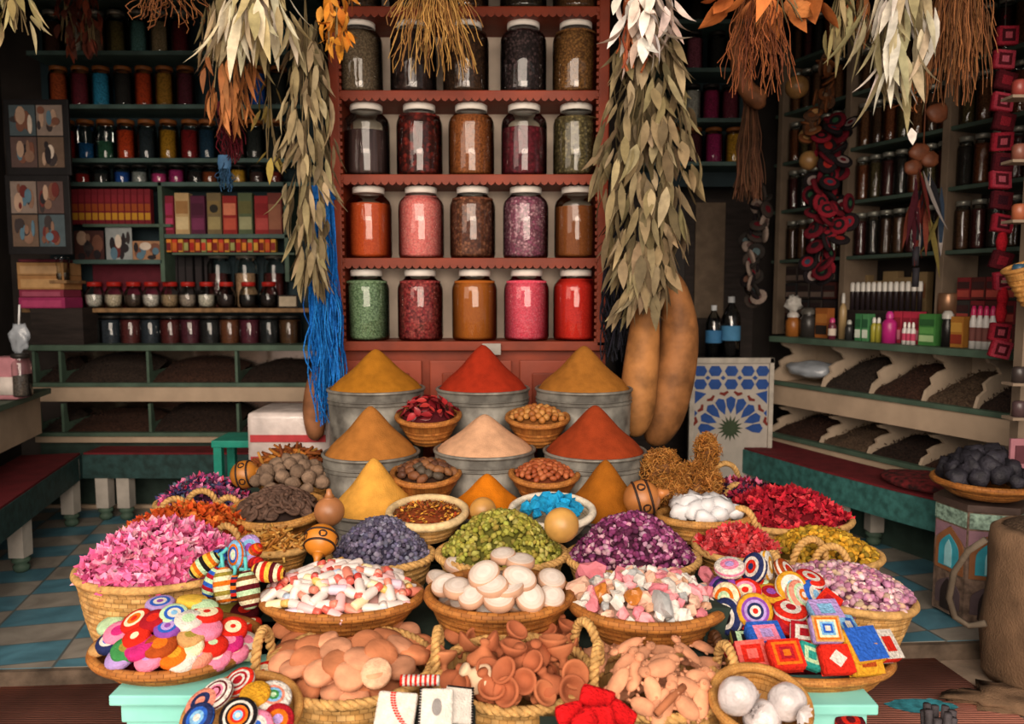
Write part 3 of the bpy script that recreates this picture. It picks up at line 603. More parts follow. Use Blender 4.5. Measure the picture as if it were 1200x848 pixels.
# ================================================================ THE DISPLAY: stand, tables, buckets, baskets
STANDM = M('dark_green_cloth', '#26332c', rough=.95, var=.35, scale=10, bump=.3)
def stand(name, label, x0, x1, y0, y1, z, zb=-.07, mat=STANDM):
    t = thing(name, label, 'stand', ((x0 + x1) / 2, (y0 + y1) / 2, zb)); box(MB(), (0, 0, (z - zb) / 2), (x1 - x0, y1 - y0, z - zb)).obj('draped_block', mat, t, False); return t
stand('display_stand', 'dark green draped stand under the front baskets of clay pieces', -.5, .52, 1.42, 1.9, .44)
stand('display_step', 'dark draped step under the middle row of trays', -.72, .74, 1.9, 2.56, .58)
stand('display_step', 'dark draped step under the lowest spice buckets', -.76, .72, 2.56, 2.82, .40)
stand('display_step', 'dark draped step under the middle spice buckets', -.78, .76, 2.82, 3.11, .52)
stand('display_step', 'dark draped step under the tallest spice buckets', -.86, .74, 3.11, 3.55, .72)
stand('display_bench', 'dark bench under the flower baskets beside the pink petals', -1.18, -.78, 2.25, 3.2, .53)
stand('display_bench', 'dark bench under the flower baskets beside the rosebuds', .76, 1.08, 2.25, 3.3, .5)
def teal_table(label, x0, x1, y0, y1, z):
    cx, cy = (x0 + x1) / 2, (y0 + y1) / 2; t = thing('small_table', label, 'table', (cx, cy, -.07)); w, d, h = x1 - x0, y1 - y0, z + .07
    box(MB(), (0, 0, h - .0125), (w, d, .025), bev=.004).obj('table_top', TEALP, t, False)
    box(MB(), (0, 0, h - .05), (w - .035, d - .035, .05), bev=.004).obj('rail', TEALP, t, False)
    box(MB(), (0, 0, (h - .075) / 2), (w - .05, d - .05, h - .075), bev=.004).obj('cabinet_body', TEALP, t, False)
    return t
q0, q1 = PZ(127, 815, .58), PZ(1030, 826, .55)
teal_table('turquoise painted table under the tray of felt discs', q0.x, -.62, q0.y, 2.1, .58)
teal_table('turquoise painted table under the tray of crocheted squares', .6, q1.x, q1.y, 2.05, .55)

class Heap:
    def __init__(s, c, rx, ry, h, p=1.0): s.c = Vector(c); s.rx, s.ry, s.h, s.p = rx, ry, h, p
    def rho2(s, x, y): return ((x - s.c.x) / s.rx) ** 2 + ((y - s.c.y) / s.ry) ** 2
    def z(s, x, y): return s.c.z + s.h * max(0, 1 - s.rho2(x, y)) ** s.p
    def nrm(s, x, y):
        e = .004; return Vector((-(s.z(x + e, y) - s.z(x - e, y)) / (2 * e), -(s.z(x, y + e) - s.z(x, y - e)) / (2 * e), 1)).normalized()
    def hit(s, px_, py_):
        r = ray(px_, py_); Y = s.c.y - 1.3 * s.ry
        while Y < s.c.y + 1.2 * s.ry:
            p = CAM + r * (Y / r.y)
            if s.rho2(p.x, p.y) < 1.12 and p.z <= s.z(p.x, p.y): return p, s.nrm(p.x, p.y)
            Y += .003
        p = CAM + r * ((s.c.z - CAM.z) / r.z); return p, Vector((0, 0, 1))
    def rnd(s, edge=1.0):
        a, k = U(0, 2 * PI), math.sqrt(R.random()) * edge
        x, y = s.c.x + s.rx * k * math.cos(a), s.c.y + s.ry * k * math.sin(a)
        return Vector((x, y, s.z(x, y))), s.nrm(x, y)
    def dome(s, mb, col, k=.97, drop=.012, amp=.006):
        n, m = 32, 9; vs = []
        for j in range(m + 1):
            for i in range(n):
                q = j / m * k; x, y = s.c.x + s.rx * q * math.cos(2 * PI * i / n), s.c.y + s.ry * q * math.sin(2 * PI * i / n)
                vs.append((x, y, s.z(x, y) - drop + amp * noise.noise(Vector((x * 30, y * 30, 1)))))
        fs = [(j * n + i, j * n + (i + 1) % n, (j + 1) * n + (i + 1) % n, (j + 1) * n + i) for j in range(m) for i in range(n)]
        mb.add(vs, fs, col)

def ellipse(rx, ry, z, n=60, r0=0): return [(rx * math.cos(2 * PI * i / n + r0), ry * math.sin(2 * PI * i / n + r0), z) for i in range(n)]
def basket(name, label, x, y, d, wpx, hgt, ky=1.0, taper=.7, coils=7, mat=None, rim=None, handles=(), tilt=0, cat='basket', group=None, rr=.012, ropey=False, ex=.6, hs=(.055, .075), roll=0):
    """rim centred on the point seen at (x, y), d away; wpx = rim width in the 1200-pixel frame"""
    mat = mat or STRAW; rim = rim or ROPEM
    c = P(x, y, d); rx = wpx * d / 1800; ry = rx * ky
    rot = Matrix.Rotation(roll, 3, 'Y') @ Matrix.Rotation(tilt, 3, 'X')
    base = c - rot @ Vector((0, 0, hgt))
    t = thing(name, label, cat, base, rot, group)
    pr = [(0, .0), (taper * .6, 0)]; vr = [0, .05]; am = .32 * hgt / coils / rx
    for i in range(coils):
        for q in range(4):
            f = (i + q / 4) / coils; r = taper + (1 - taper) * f ** ex
            pr.append((r - am + am * math.sin(PI * (q + .5) / 4), f * hgt)); vr.append(f)
    pr += [(1, hgt), (.96, hgt), (.93, hgt * .7), (taper * .8, hgt * .3), (0, hgt * .25)]; vr += [1, 1, 1.1, 1.3, 1.5]
    lathe(MB(), pr, 40, rx, ry, vr=vr).obj('body', mat, t, True, True)
    e = ellipse(rx * .99, ry * .99, hgt)
    per = 2 * PI * (rx + ry) / 2
    mb = MB()
    if ropey: rope(mb, e, rr, 3, round(per / (rr * 4.5)), 5, True)
    else: tube(mb, e, rr, 8, closed=True, vlen=1)
    mb.obj('rim', rim, t, True, True)
    for a in handles:
        w, h = hs; ca, sa = math.cos(a), math.sin(a); px0 = Vector((rx * ca, ry * sa, hgt)); tg = Vector((-rx * sa, ry * ca, 0)).normalized(); out = Vector((ca, sa, 0)) * .012
        pts = [px0 + out + tg * (w * math.cos(q * PI / 16)) + Vector((0, 0, -.025 + (h + .025) * math.sin(q * PI / 16) ** .75)) for q in range(17)]
        rope(MB(), pts, rr * .95, 2, round(2.6 * h / (rr * 2.2)), 6).obj('handle', rim, t)
    return t, c, rx, ry

def flower(mb, p, n, s, cols):
    c = jit(cv(R.choice(cols)), .22)
    for k in range(3):
        d = Vector((U(-1, 1), U(-1, 1), U(-.2, 1))); leaf(mb, p, d, n + Vector((U(-1, 1), U(-1, 1), U(-1, 1))) * .6, s * U(.7, 1.2), s * U(.5, .9), U(-.6, .8), c, 2, .3)
def bud(mb, p, n, s, cols):
    c = jit(cv(R.choice(cols)), .22); rot = rnd_rot()
    V, Fs = ico(1); k = s * U(.7, 1.15)
    mb.add([rot @ Vector((v.x * k * .55 * (1 + .2 * math.sin(5 * v.z)), v.y * k * .55, v.z * k * .8)) + p for v in V], Fs, [jit(c, .1) for _ in Fs])
def lump(mb, p, n, s, cols):
    c = jit(cv(R.choice(cols)), .2); blob(mb, p, (s * U(.5, .9), s * U(.4, .7), s * U(.35, .6)), 1, .5, 2, c, rnd_rot())
def stick(mb, p, n, s, cols):
    c = jit(cv(R.choice(cols)), .2); d = Vector((U(-1, 1), U(-1, 1), U(-.1, .6))).normalized(); a = Vector((U(-1, 1), U(-1, 1), U(-1, 1))) * .25
    tube(mb, [p - d * s, p + a * s * .6, p + d * s], [s * .12, s * .18, s * .1], 5, c)
def curl(mb, p, n, s, cols):
    c = jit(cv(R.choice(cols)), .2); o = Vector((U(-1, 1), U(-1, 1), U(-1, 1))); q = []
    for i in range(6):
        q.append(p + Vector((noise.noise(o * 5 + Vector((i * .6, 0, 0))), noise.noise(o * 5 + Vector((0, i * .6, 9))), noise.noise(o * 5 + Vector((7, 0, i * .6))) + .2)) * s * 1.6)
    tube(mb, q, s * .06, 4, c)
def heap(name, label, hp, kind, cols, n, s, under, cat='dried flowers', amp=.006, k=1.0, lift=.3):
    mb = MB(); hp.dome(mb, cv(under), .985, .01, amp)
    for _ in range(n):
        p, nn = hp.rnd(k); kind(mb, p + nn * (s * U(-.1, lift)), nn, s, cols)
    return tag(mb.obj(name, PETAL), label, cat, kind='stuff')

# ---------------------------------------------------------------- zinc buckets and cones of ground spice
def bucket(label, x, y, d, w, h):
    c = P(x, y, d); r = w * d / 1800; t = thing('metal_bucket', label, 'bucket', c - Vector((0, 0, h)))
    pr = [(0, 0), (r * .97, 0), (r * .97, h * .48), (r * .985, h * .5), (r * .97, h * .52), (r, h), (r * .96, h), (r * .95, h * .8), (0, h * .8)]
    lathe(MB(), pr, 48).obj('body', ZINC, t)
    tube(MB(), ellipse(r, r, h, 48), .007, 6, closed=True).obj('rim', ZINC, t)
    for f in (.86, .9): tube(MB(), ellipse(r * 1.0, r * 1.0, h * f, 48), .0035, 6, closed=True).obj('band', ZINC, t)
    return c, r
def cone(label, c, r, h, col):
    m = M('ground_' + col.strip('#'), col, rough=.95, var=.16, scale=26, bump=.4, bscale=220, spec=.1)
    mb = MB(); pr = []
    for i in range(25):
        f = i / 24; rr = r * .95 * f; z = h * (1 - (f * f + .0028) ** .5 * 1.0) + .003; pr.append((max(rr, 0), z + .02 * h * math.sin(f * 9) * (f < .95)))
    pr.append((r * .95, -.03)); lathe(mb, pr[::-1], 56, wob=.025)
    o = mb.obj('spice_cone', m); o.location = c; return tag(o, label, 'ground spice')
for x, y, d, w, hp, col, nm in [(441, 455, 3.32, 112, 46, '#a3691c', 'ochre-brown'), (566, 455, 3.34, 108, 51, '#9c2c16', 'brick-red'), (684, 455, 3.32, 112, 50, '#9a6226', 'tan-brown'),
    (435, 530, 2.98, 112, 55, '#a66a30', 'light brown'), (568, 526, 2.98, 118, 41, '#cf9f7c', 'pale beige'), (697, 528, 2.96, 120, 54, '#90381a', 'dark rust-red')]:
    c, r = bucket(f'galvanised bucket heaped with {nm} ground spice', x, y, d, w, .375); cone(f'smooth cone of {nm} ground spice heaped in a bucket', c, r, hp * d / 900 * 1.05, lin(col) and col)
for x, y, d, w, hp, col, nm in [(439, 596, 2.7, 106, 61, '#d69a42', 'yellow-gold'), (571, 597, 2.7, 100, 43, '#c87012', 'bright orange'), (709, 601, 2.72, 108, 64, '#985816', 'mustard-brown')]:
    c, r = bucket(f'galvanised bucket heaped with {nm} ground spice', x, y, d, w, .36); cone(f'smooth cone of {nm} ground spice heaped in a bucket', c, r, hp * d / 900 * 1.05, col)

# ---------------------------------------------------------------- little bowls between the buckets
def scatter(hp, n, make, seed=0, edge=.9, rings=True):
    """n copies laid over the heap: sunflower spread, so that neighbours sit side by side"""
    out = []
    for k in range(n):
        q = math.sqrt((k + .5) / n) * edge; a = k * 2.39996 + seed
        x, y = hp.c.x + hp.rx * q * math.cos(a), hp.c.y + hp.ry * q * math.sin(a)
        out.append(make(Vector((x, y, hp.z(x, y))), hp.nrm(x, y), k))
    return out
def protos(n, fn): return [fn(i) for i in range(n)]
def put(name, me, p, rot, label, cat, group=None, s=1.0):
    o = link(name, me); m = rot.to_4x4() if rot is not None else Matrix.Identity(4)
    o.matrix_world = Matrix.Translation(p) @ m @ Matrix.Scale(s, 4); return tag(o, label, cat, group)
chil = protos(4, lambda i: leaf(leaf(MB(), (-.03, 0, 0), (1, .1, .1), (0, 0, 1), .06, .034, .25, cv(['#8e1f24', '#a8282c', '#7a1820', '#b03430'][i]), 5, .5), (-.03, 0, -.004), (1, .1, .05), (0, 0, -1), .058, .03, .2, cv('#6a141c'), 5, .5).mesh('pepper', SOAP))
def small_bowl(label, x, y, d, w, tilt=.16):
    t, c, rx, ry = basket('small_straw_bowl', label, x, y, d, w, .115, 1, .42, 6, STRAWD, STRAWD, rr=.012, cat='bowl', tilt=tilt, ex=.55); return Heap(c - Vector((0, 0, .012)), rx * .94, ry * .94, .05), rx
hp, rx = small_bowl('little coiled bowl of dark red dried peppers between two buckets', 502, 487, 3.1, 74); hp.h = .075; hp.dome(mb := MB(), cv('#501018'), .95, .015)
tag(mb.obj('pepper_bed', PETAL), 'broken dark red pepper skins packed under the whole ones', 'dried peppers', kind='stuff')
scatter(hp, 44, lambda p, n, k: put('dried_pepper', chil[k % 4], p + n * U(.004, .016), up_to(n, U(0, 6), U(-.6, .6)), 'glossy dark red dried pepper heaped in the little bowl', 'dried pepper', 'dried peppers in the little bowl', U(.6, .95)), edge=.92)
hz = [blob(MB(), (0, 0, 0), (.014, .014, .0135), 2, .08, 1, cv(c), seed=i).mesh('nut', NUT) for i, c in enumerate(['#b87838', '#a8642c', '#c48a48'])]
hp, rx = small_bowl('little coiled bowl of round tan nuts before the tan-brown cone', 630, 489, 3.1, 72); hp.dome(mb := MB(), cv('#7a4a20'), .95, .012)
tag(mb.obj('nut_bed', PETAL), 'nuts lying deeper in the little bowl before the tan-brown cone', 'nuts', kind='stuff')
scatter(hp, 62, lambda p, n, k: put('round_nut', hz[k % 3], p + n * .006, rnd_rot(), 'round tan nut in the little coiled bowl', 'nut', 'round tan nuts in a bowl', U(.9, 1.15)))
dt = [blob(MB(), (0, 0, 0), (.024, .018, .014), 2, .3, 1.6, cv(c), seed=i).mesh('fruit', NUT) for i, c in enumerate(['#7a4a2c', '#5c3a2a', '#8c5c38', '#54483c'])]
hp, rx = small_bowl('little coiled bowl of mixed brown dried fruit below the light brown cone', 499, 554, 2.8, 80); hp.dome(mb := MB(), cv('#40281c'), .95, .014)
tag(mb.obj('fruit_bed', PETAL), 'dried fruit lying deeper in the bowl below the light brown cone', 'dried fruit', kind='stuff')
scatter(hp, 38, lambda p, n, k: put('dried_fruit', dt[k % 4], p + n * .006, up_to(n, U(0, 6), U(-.4, .4)), 'wrinkled brown dried fruit in the little coiled bowl', 'dried fruit', 'brown dried fruit in a bowl', U(.85, 1.1)))
pn = [blob(MB(), (0, 0, 0), (.0155, .0105, .0105), 2, .06, 1, cv(c), seed=i).mesh('kernel', NUT) for i, c in enumerate(['#a4532c', '#b4643a', '#94441f'])]
hp, rx = small_bowl('little coiled bowl of red-brown kernels before the dark rust cone', 638, 554, 2.8, 80); hp.dome(mb := MB(), cv('#6a3018'), .95, .012)
tag(mb.obj('kernel_bed', PETAL), 'kernels lying deeper in the bowl before the dark rust cone', 'nuts', kind='stuff')
scatter(hp, 84, lambda p, n, k: put('red_brown_kernel', pn[k % 3], p + n * .004, up_to(n, U(0, 6), U(-.3, .3)), 'red-brown kernel in the little coiled bowl', 'nut', 'red-brown kernels in a bowl', U(.9, 1.15)))
# shallow bowls in front of the lowest cones
t, c, rx, ry = basket('straw_dish', 'shallow pale-rimmed dish of red-gold flakes', 501, 600, 2.5, 92, .085, 1, .5, 5, STRAWF, M('pale_straw_rim', '#d9bc8c', rough=.7, scale=40, bump=.3), cat='dish', tilt=.12, rr=.014)
heap('spice_flakes', 'red-gold crushed flakes in the shallow pale-rimmed dish', Heap(c - Vector((0, 0, .008)), rx * .92, ry * .92, .035), lambda mb, p, n, s, cols: leaf(mb, p, (U(-1, 1), U(-1, 1), U(-.2, .4)), n, s, s * .6, .1, jit(cv(R.choice(cols)), .2), 2), ['#9c3c1c', '#c87c2c', '#e0a440', '#7a3418', '#a05424'], 520, .014, '#8a4420', 'spice flakes')
t, c, rx, ry = basket('straw_dish', 'whitish shallow dish of bright blue rocks', 647, 598, 2.52, 98, .085, 1, .5, 5, weave('pale_weave', '#e0d2bc', '#cbb898', 50, 8, '#9a805c'), M('whitish_rim', '#e4d8c4', rough=.7, scale=40, bump=.2), cat='dish', tilt=.12, rr=.013)
hp = Heap(c - Vector((0, 0, .01)), rx * .72, ry * .72, .05)
BLUER = M('blue_pigment_rock', '#169ad0', rough=.8, var=.3, scale=30, bump=.4, rand=.15)
cr = [blob(MB(), (0, 0, 0), (.03, .024, .02), 1, .7, 1.3, seed=i + 2).mesh('rock', BLUER) for i in range(4)]
for me in cr: me.polygons.foreach_set('use_smooth', [False] * len(me.polygons))
scatter(hp, 22, lambda p, n, k: put('blue_pigment_rock', cr[k % 4], p + n * .004, rnd_rot(), 'angular bright blue pigment rock in the whitish dish', 'pigment rock', 'bright blue rocks in the dish', U(.7, 1.1)))

# ---------------------------------------------------------------- the three big heaps of the third row
def full_basket(name, label, x, y, d, w, hgt, peak, ky=1.0, **k):
    t, c, rx, ry = basket(name, label, x, y, d, w, hgt, ky, **k)
    return Heap(c + Vector((0, 0, -.01)), rx * .95, ry * .95, peak)
hp = full_basket('straw_basket', 'woven basket of grey-violet lavender heads', 447, 650, 2.36, 124, .13, .125, .85, ropey=True, mat=STRAWF)
heap('lavender_heads', 'grey-violet lavender heads heaped in the woven basket', hp, bud, ['#565064', '#6e687e', '#484258', '#7e7a90', '#5e5a74'], 950, .0155, '#38344a')
hp = full_basket('straw_basket', 'woven basket of olive-green dried pods', 588, 648, 2.36, 154, .13, .14, .8, ropey=True, mat=STRAWF)
heap('green_pods', 'olive-green dried pods heaped in the woven basket', hp, lump, ['#8f8a34', '#a8a348', '#7c7a2c', '#b4ae5c', '#988a3c'], 900, .017, '#5c5a20')
hp = full_basket('straw_basket', 'rope-rimmed basket of deep purple rosebuds', 741, 653, 2.34, 158, .13, .145, .8, ropey=True, mat=STRAWF)
heap('purple_rosebuds', 'deep purple dried rosebuds heaped in the rope-rimmed basket', hp, bud, ['#6a2850', '#8a3c6c', '#50203c', '#a8628c', '#74305c', '#b890a0'], 1150, .0165, '#40182f')

# ---------------------------------------------------------------- flower baskets to the left
hp = full_basket('large_straw_basket', 'large coiled basket overflowing with bright pink petals', 192, 662, 2.2, 196, .2, .125, .85, taper=.8, coils=10, mat=STRAWF, handles=(rad(62), rad(118)), hs=(.05, .06))
heap('pink_petals', 'bright pink dried petals overflowing the large coiled basket', hp, flower, ['#ee78aa', '#f694ba', '#e05a92', '#f8b2c8', '#ea6a9e'], 820, .028, '#c04878')
hp = full_basket('straw_basket', 'straw basket of orange blossoms behind the pink petals', 225, 622, 2.55, 168, .15, .085, .7, handles=(rad(75), rad(120)), mat=STRAWF, hs=(.055, .07))
heap('orange_blossoms', 'orange dried blossoms in the straw basket behind the pink petals', hp, flower, ['#d4521a', '#e06a28', '#b8441c', '#e08038', '#c85a20'], 520, .026, '#8a3410')
hp = full_basket('straw_basket', 'straw basket of mixed pink and blue flowers behind the orange blossoms', 240, 588, 2.95, 112, .14, .10, .8, handles=(rad(-75),), mat=STRAWF, hs=(.06, .085))
heap('mixed_flowers', 'mixed pink, violet and blue flowers behind the orange blossoms', hp, flower, ['#d85a94', '#8a3a6a', '#3c3a64', '#c23a5c', '#e890b4', '#5c6a7a', '#3a2a3c'], 420, .026, '#5a2848')
t, c, rx, ry = basket('straw_bowl', 'coiled bowl of dark brown dried slices', 326, 597, 2.66, 108, .1, 1, .55, 6, STRAWD, STRAW, rr=.016, cat='bowl', tilt=.1)
hp = Heap(c - Vector((0, 0, .005)), rx * .88, ry * .88, .07); hp.dome(mb := MB(), cv('#2c1e1a'), .95, .016)
tag(mb.obj('slice_bed', PETAL), 'dark slices lying deeper in the coiled bowl', 'dried slices', kind='stuff')
SLM = M('dried_slice', '#5c4438', rough=.75, var=.4, scale=40, bump=.4, rand=.2)
sl = []
for i in range(3):
    mb = MB(); pts = [Vector((.026 * math.cos(a) * (1 + .15 * math.sin(3 * a + i)), .02 * math.sin(a), .004 * math.sin(2 * a + i))) for a in [k * PI / 8 for k in range(16)]]
    tube(mb, pts, .0065, 6, closed=True); mb.add([p * .9 for p in pts], [tuple(range(16))]); sl.append(mb.mesh('slice', SLM))
scatter(hp, 64, lambda p, n, k: put('dried_slice', sl[k % 3], p + n * .006, up_to(n, U(0, 6), U(-.5, .5)), 'curled dark brown dried slice in the coiled bowl', 'dried slice', 'dark slices in the coiled bowl', U(.8, 1.15)))
t, c, rx, ry = basket('straw_basket', 'golden coiled basket of greyish brown rough balls', 352, 566, 2.98, 82, .13, 1, .7, 7, STRAW, STRAW, rr=.014)
BALLM = M('rough_ball', '#7d6654', rough=.9, var=.35, scale=35, bump=.5, rand=.15)
bl = [blob(MB(), (0, 0, 0), (.03, .028, .026), 2, .25, 1.5, seed=i).mesh('ball', BALLM) for i in range(3)]
hp = Heap(P(343, 566, 2.9), .15, .12, .09)
scatter(hp, 32, lambda p, n, k: put('rough_dried_ball', bl[k % 3], p, rnd_rot(), 'greyish brown rough dried ball spilling from the golden basket', 'dried fruit', 'rough balls in the golden basket', U(.85, 1.15)), edge=1)
hp = full_basket('straw_basket', 'basket of rust-brown curled bark before the wrapped parcel', 344, 548, 3.16, 96, .12, .07, .7, mat=STRAW)
heap('bark_curls', 'rust-brown curled bark strips before the wrapped parcel', hp, stick, ['#8a4a20', '#a86428', '#743a18', '#b87c38'], 150, .05, '#5a3014', 'bark')
hp = full_basket('straw_bowl', 'straw bowl of ginger-coloured root pieces', 322, 640, 2.36, 80, .1, .05, .8, taper=.6, mat=STRAW)
heap('root_pieces', 'ginger-coloured dried root pieces in the straw bowl', hp, stick, ['#b87c34', '#c8924a', '#a0662a', '#d0a058'], 190, .03, '#7a4a1c', 'dried roots')

# ---------------------------------------------------------------- flower baskets to the right
t, c, rx, ry = basket('straw_tray', 'wide straw tray of white mineral lumps', 824, 605, 2.6, 108, .085, .7, .6, 5, STRAW, STRAW, rr=.014, cat='tray')
CRY = M('white_crystal', '#d2d0d2', rough=.4, var=.1, scale=12, bump=.2, rand=.06, spec=.5)
wc = []
for i in range(4):
    me = blob(MB(), (0, 0, 0), (.05, .04, .036), 2, .55, 1.2, seed=i * 1.7).mesh('lump', CRY); wc.append(me)
hp = Heap(c - Vector((0, 0, .0)), rx * .8, ry * .8, .04)
scatter(hp, 17, lambda p, n, k: put('white_mineral_lump', wc[k % 4], p + n * .008, rnd_rot(), 'chalk-white mineral lump in the wide straw tray', 'mineral lump', 'white lumps in the straw tray', U(.75, 1.1)))
def tuft(label, x, y, d, w, h):
    p = P(x, y, d); o = MB(); r = w * d / 1800; hh = h * d / 1800
    blob(o, p, (r * .8, r * .7, hh * .8), 3, .5, 2.5, cv('#6a4220'))
    for _ in range(int(900 * r / .08)):
        n = Vector((U(-1, 1), U(-1, 1), U(-1, 1))).normalized(); q = p + Vector((n.x * r * .85, n.y * r * .75, n.z * hh * .85)); curl(o, q, n, .022, ['#ac6e2c', '#bc7e38', '#8e5620', '#c88c48'])
    tag(o.obj('moss_tuft', LEAF), label, 'dried tuft'); return o
tuft('upright ginger tuft of dried stems before the star panel', 828, 532, 2.86, 28, 48)
tuft('broad ginger tuft behind the white lumps, nearest the spice cones', 775, 556, 2.84, 52, 62)
tuft('round ginger tuft behind the white lumps, beside the mixed flowers', 815, 568, 2.78, 66, 54)
tuft('low ginger tuft just behind the white lumps', 782, 578, 2.72, 46, 36)
stand('display_bench', 'dark bench under the ginger tufts', .5, .76, 2.6, 3.1, .66)
hp = full_basket('straw_basket', 'straw basket of mixed dark flowers beside the teal bench', 868, 580, 3.0, 90, .13, .06, .8, handles=(rad(100),), mat=STRAWF, hs=(.065, .1))
heap('mixed_flowers', 'mixed red, violet and dark flowers beside the teal bench', hp, flower, ['#7a2040', '#3a2030', '#b83050', '#c86a8c', '#2c2440', '#8a2c2c'], 300, .026, '#3a1828')
hp = full_basket('straw_basket', 'long basket of crimson blossoms below the teal bench', 918, 605, 2.78, 158, .13, .10, .8, handles=(rad(120),), mat=STRAWF)
heap('crimson_blossoms', 'crimson dried blossoms in the long basket below the teal bench', hp, flower, ['#b8182c', '#d42438', '#961424', '#d84048', '#a81c30'], 620, .026, '#6a0c18')
hp = full_basket('straw_basket', 'straw basket of golden-olive buds beyond the rosebuds', 962, 648, 2.52, 140, .14, .085, .8, handles=(rad(165), rad(-100)), mat=STRAWF, hs=(.055, .08))
heap('golden_buds', 'golden-olive dried buds in the basket beyond the rosebuds', hp, lump, ['#c08a20', '#d8a030', '#a47c20', '#cca238', '#8e7424'], 560, .021, '#5c4410')
hp = full_basket('straw_bowl', 'smooth tan bowl of coral-red blossoms', 862, 640, 2.45, 98, .12, .065, .85, taper=.6, mat=STRAW, handles=(rad(70),), hs=(.05, .085), tilt=.1)
heap('coral_blossoms', 'coral-red dried blossoms in the smooth tan bowl', hp, flower, ['#d8343c', '#e4525a', '#c02830', '#e86a6c', '#b03c40'], 400, .024, '#8e1c24')
hp = full_basket('large_straw_basket', 'large pale basket of dusty pink rosebuds leaning over the tiles', 985, 690, 2.18, 168, .19, .07, .9, taper=.72, coils=11, mat=STRAWF, handles=(rad(185), rad(95)), hs=(.055, .085), roll=.12)
heap('pink_rosebuds', 'dusty pink dried rosebuds in the large pale basket', hp, bud, ['#c08aa0', '#d8aab8', '#a86a88', '#e4c4c4', '#b07898', '#caa890'], 760, .0185, '#7a4a60')

# ---------------------------------------------------------------- gourds
GOURD = M('gourd_skin', '#b8813f', rough=.38, var=.3, scale=9, bump=.05, spec=.5, rand=.12)
def gourd(label, x, y, d, w, neck=None, rot=None, dark=None, col=None, nm='round_gourd'):
    p = P(x, y, d); r = w * d / 1800; t = thing(nm, label, 'gourd', p, rot)
    m = M('gourd_' + col.strip('#'), col, rough=.4, var=.3, scale=9, bump=.05, spec=.5) if col else GOURD
    pr = [(r * math.sin(PI * i / 14), -r * math.cos(PI * i / 14)) for i in range(14)] + ([(r * .36, r * .98), (r * .2, r * 1.25), (r * .16, r * 1.5), (0, r * 1.55)] if neck else [(0, r)])
    lathe(MB(), pr, 28).obj('shell', m, t)
    if dark:
        bandm = M('burnt_pattern', '#33211a', rough=.6, var=.2)
        for z in (-.28, .42):
            k = math.sqrt(1 - z * z) * r * 1.012; tube(MB(), ellipse(k, k, z * r, 30), r * .07, 5, closed=True).obj('burnt_band', bandm, t)
        for i in range(5):
            a = i * 1.257; mb = MB(); q = []
            for j in range(16):
                b = j * PI / 8; z = .07 + .24 * math.sin(b); k = math.sqrt(1 - z * z) * 1.015; aa = a + .26 * math.cos(b); q.append((r * k * math.cos(aa), r * k * math.sin(aa), r * z))
            mb.add(q, [tuple(range(16))]); mb.obj('burnt_motif', bandm, t)
    return t
gourd('glossy orange gourd burnt with dark bands beside the bottle tray', 376, 633, 2.22, 40, True, Matrix.Rotation(rad(130), 3, 'X'), True, '#c87a24')
gourd('plain brown gourd with a short neck below the yellow-gold cone', 386, 599, 2.45, 36, True, None, None, '#a86e44')
gourd('round tan gourd resting on the olive-green pods', 658, 615, 2.28, 42, None, None, None, '#c8964e')
gourd('small tan gourd behind the olive-green pods', 566, 598, 2.48, 32, None, None, None, '#c08c48')
gourd('orange gourd with dark burnt lines beside the purple rosebuds', 752, 584, 2.56, 44, True, Matrix.Rotation(rad(75), 3, 'Y'), True, '#b4713a')
gourd('orange gourd with dark burnt bands among the mixed flowers', 287, 556, 2.98, 34, True, Matrix.Rotation(rad(80), 3, 'Y'), True, '#b87428')
# ================================================================ FRONT BASKETS
def puck(rr, t, rings, edge=None, n=24, sx=1, sy=1, mat=None, rib=0):
    """a round cushion: rings of colour from the centre out, then the edge colour"""
    k = len(rings); pr = []; cc = []
    for i in range(k + 1):
        f = i / k; pr.append((rr * .9 * f, t * .5 * (1 - .18 * f * f))); 
        if i < k: cc.append(cv(rings[i]))
    e = cv(edge or rings[-1]); e2 = cv(rings[-2]) if mat is KNIT and len(rings) > 2 else e; pr += [(rr * .985, t * .25), (rr, 0), (rr * .985, -t * .25), (rr * .9, -t * .41), (0, -t * .5)]
    cc += [e, e2, e, e2, cv(rings[-1])]
    return lathe(MB(), pr[::-1], n, sx, sy, cc[::-1]).mesh('cushion', mat or FELT)
def say(c): return {'skyblue': 'pale blue', 'cream': 'cream'}.get(c, c)
def lay(items, hp, make, dz=0.0, spread=.25):
    for it in items:
        p, n = hp.hit(it[0], it[1]); make(p + n * dz, n, it)
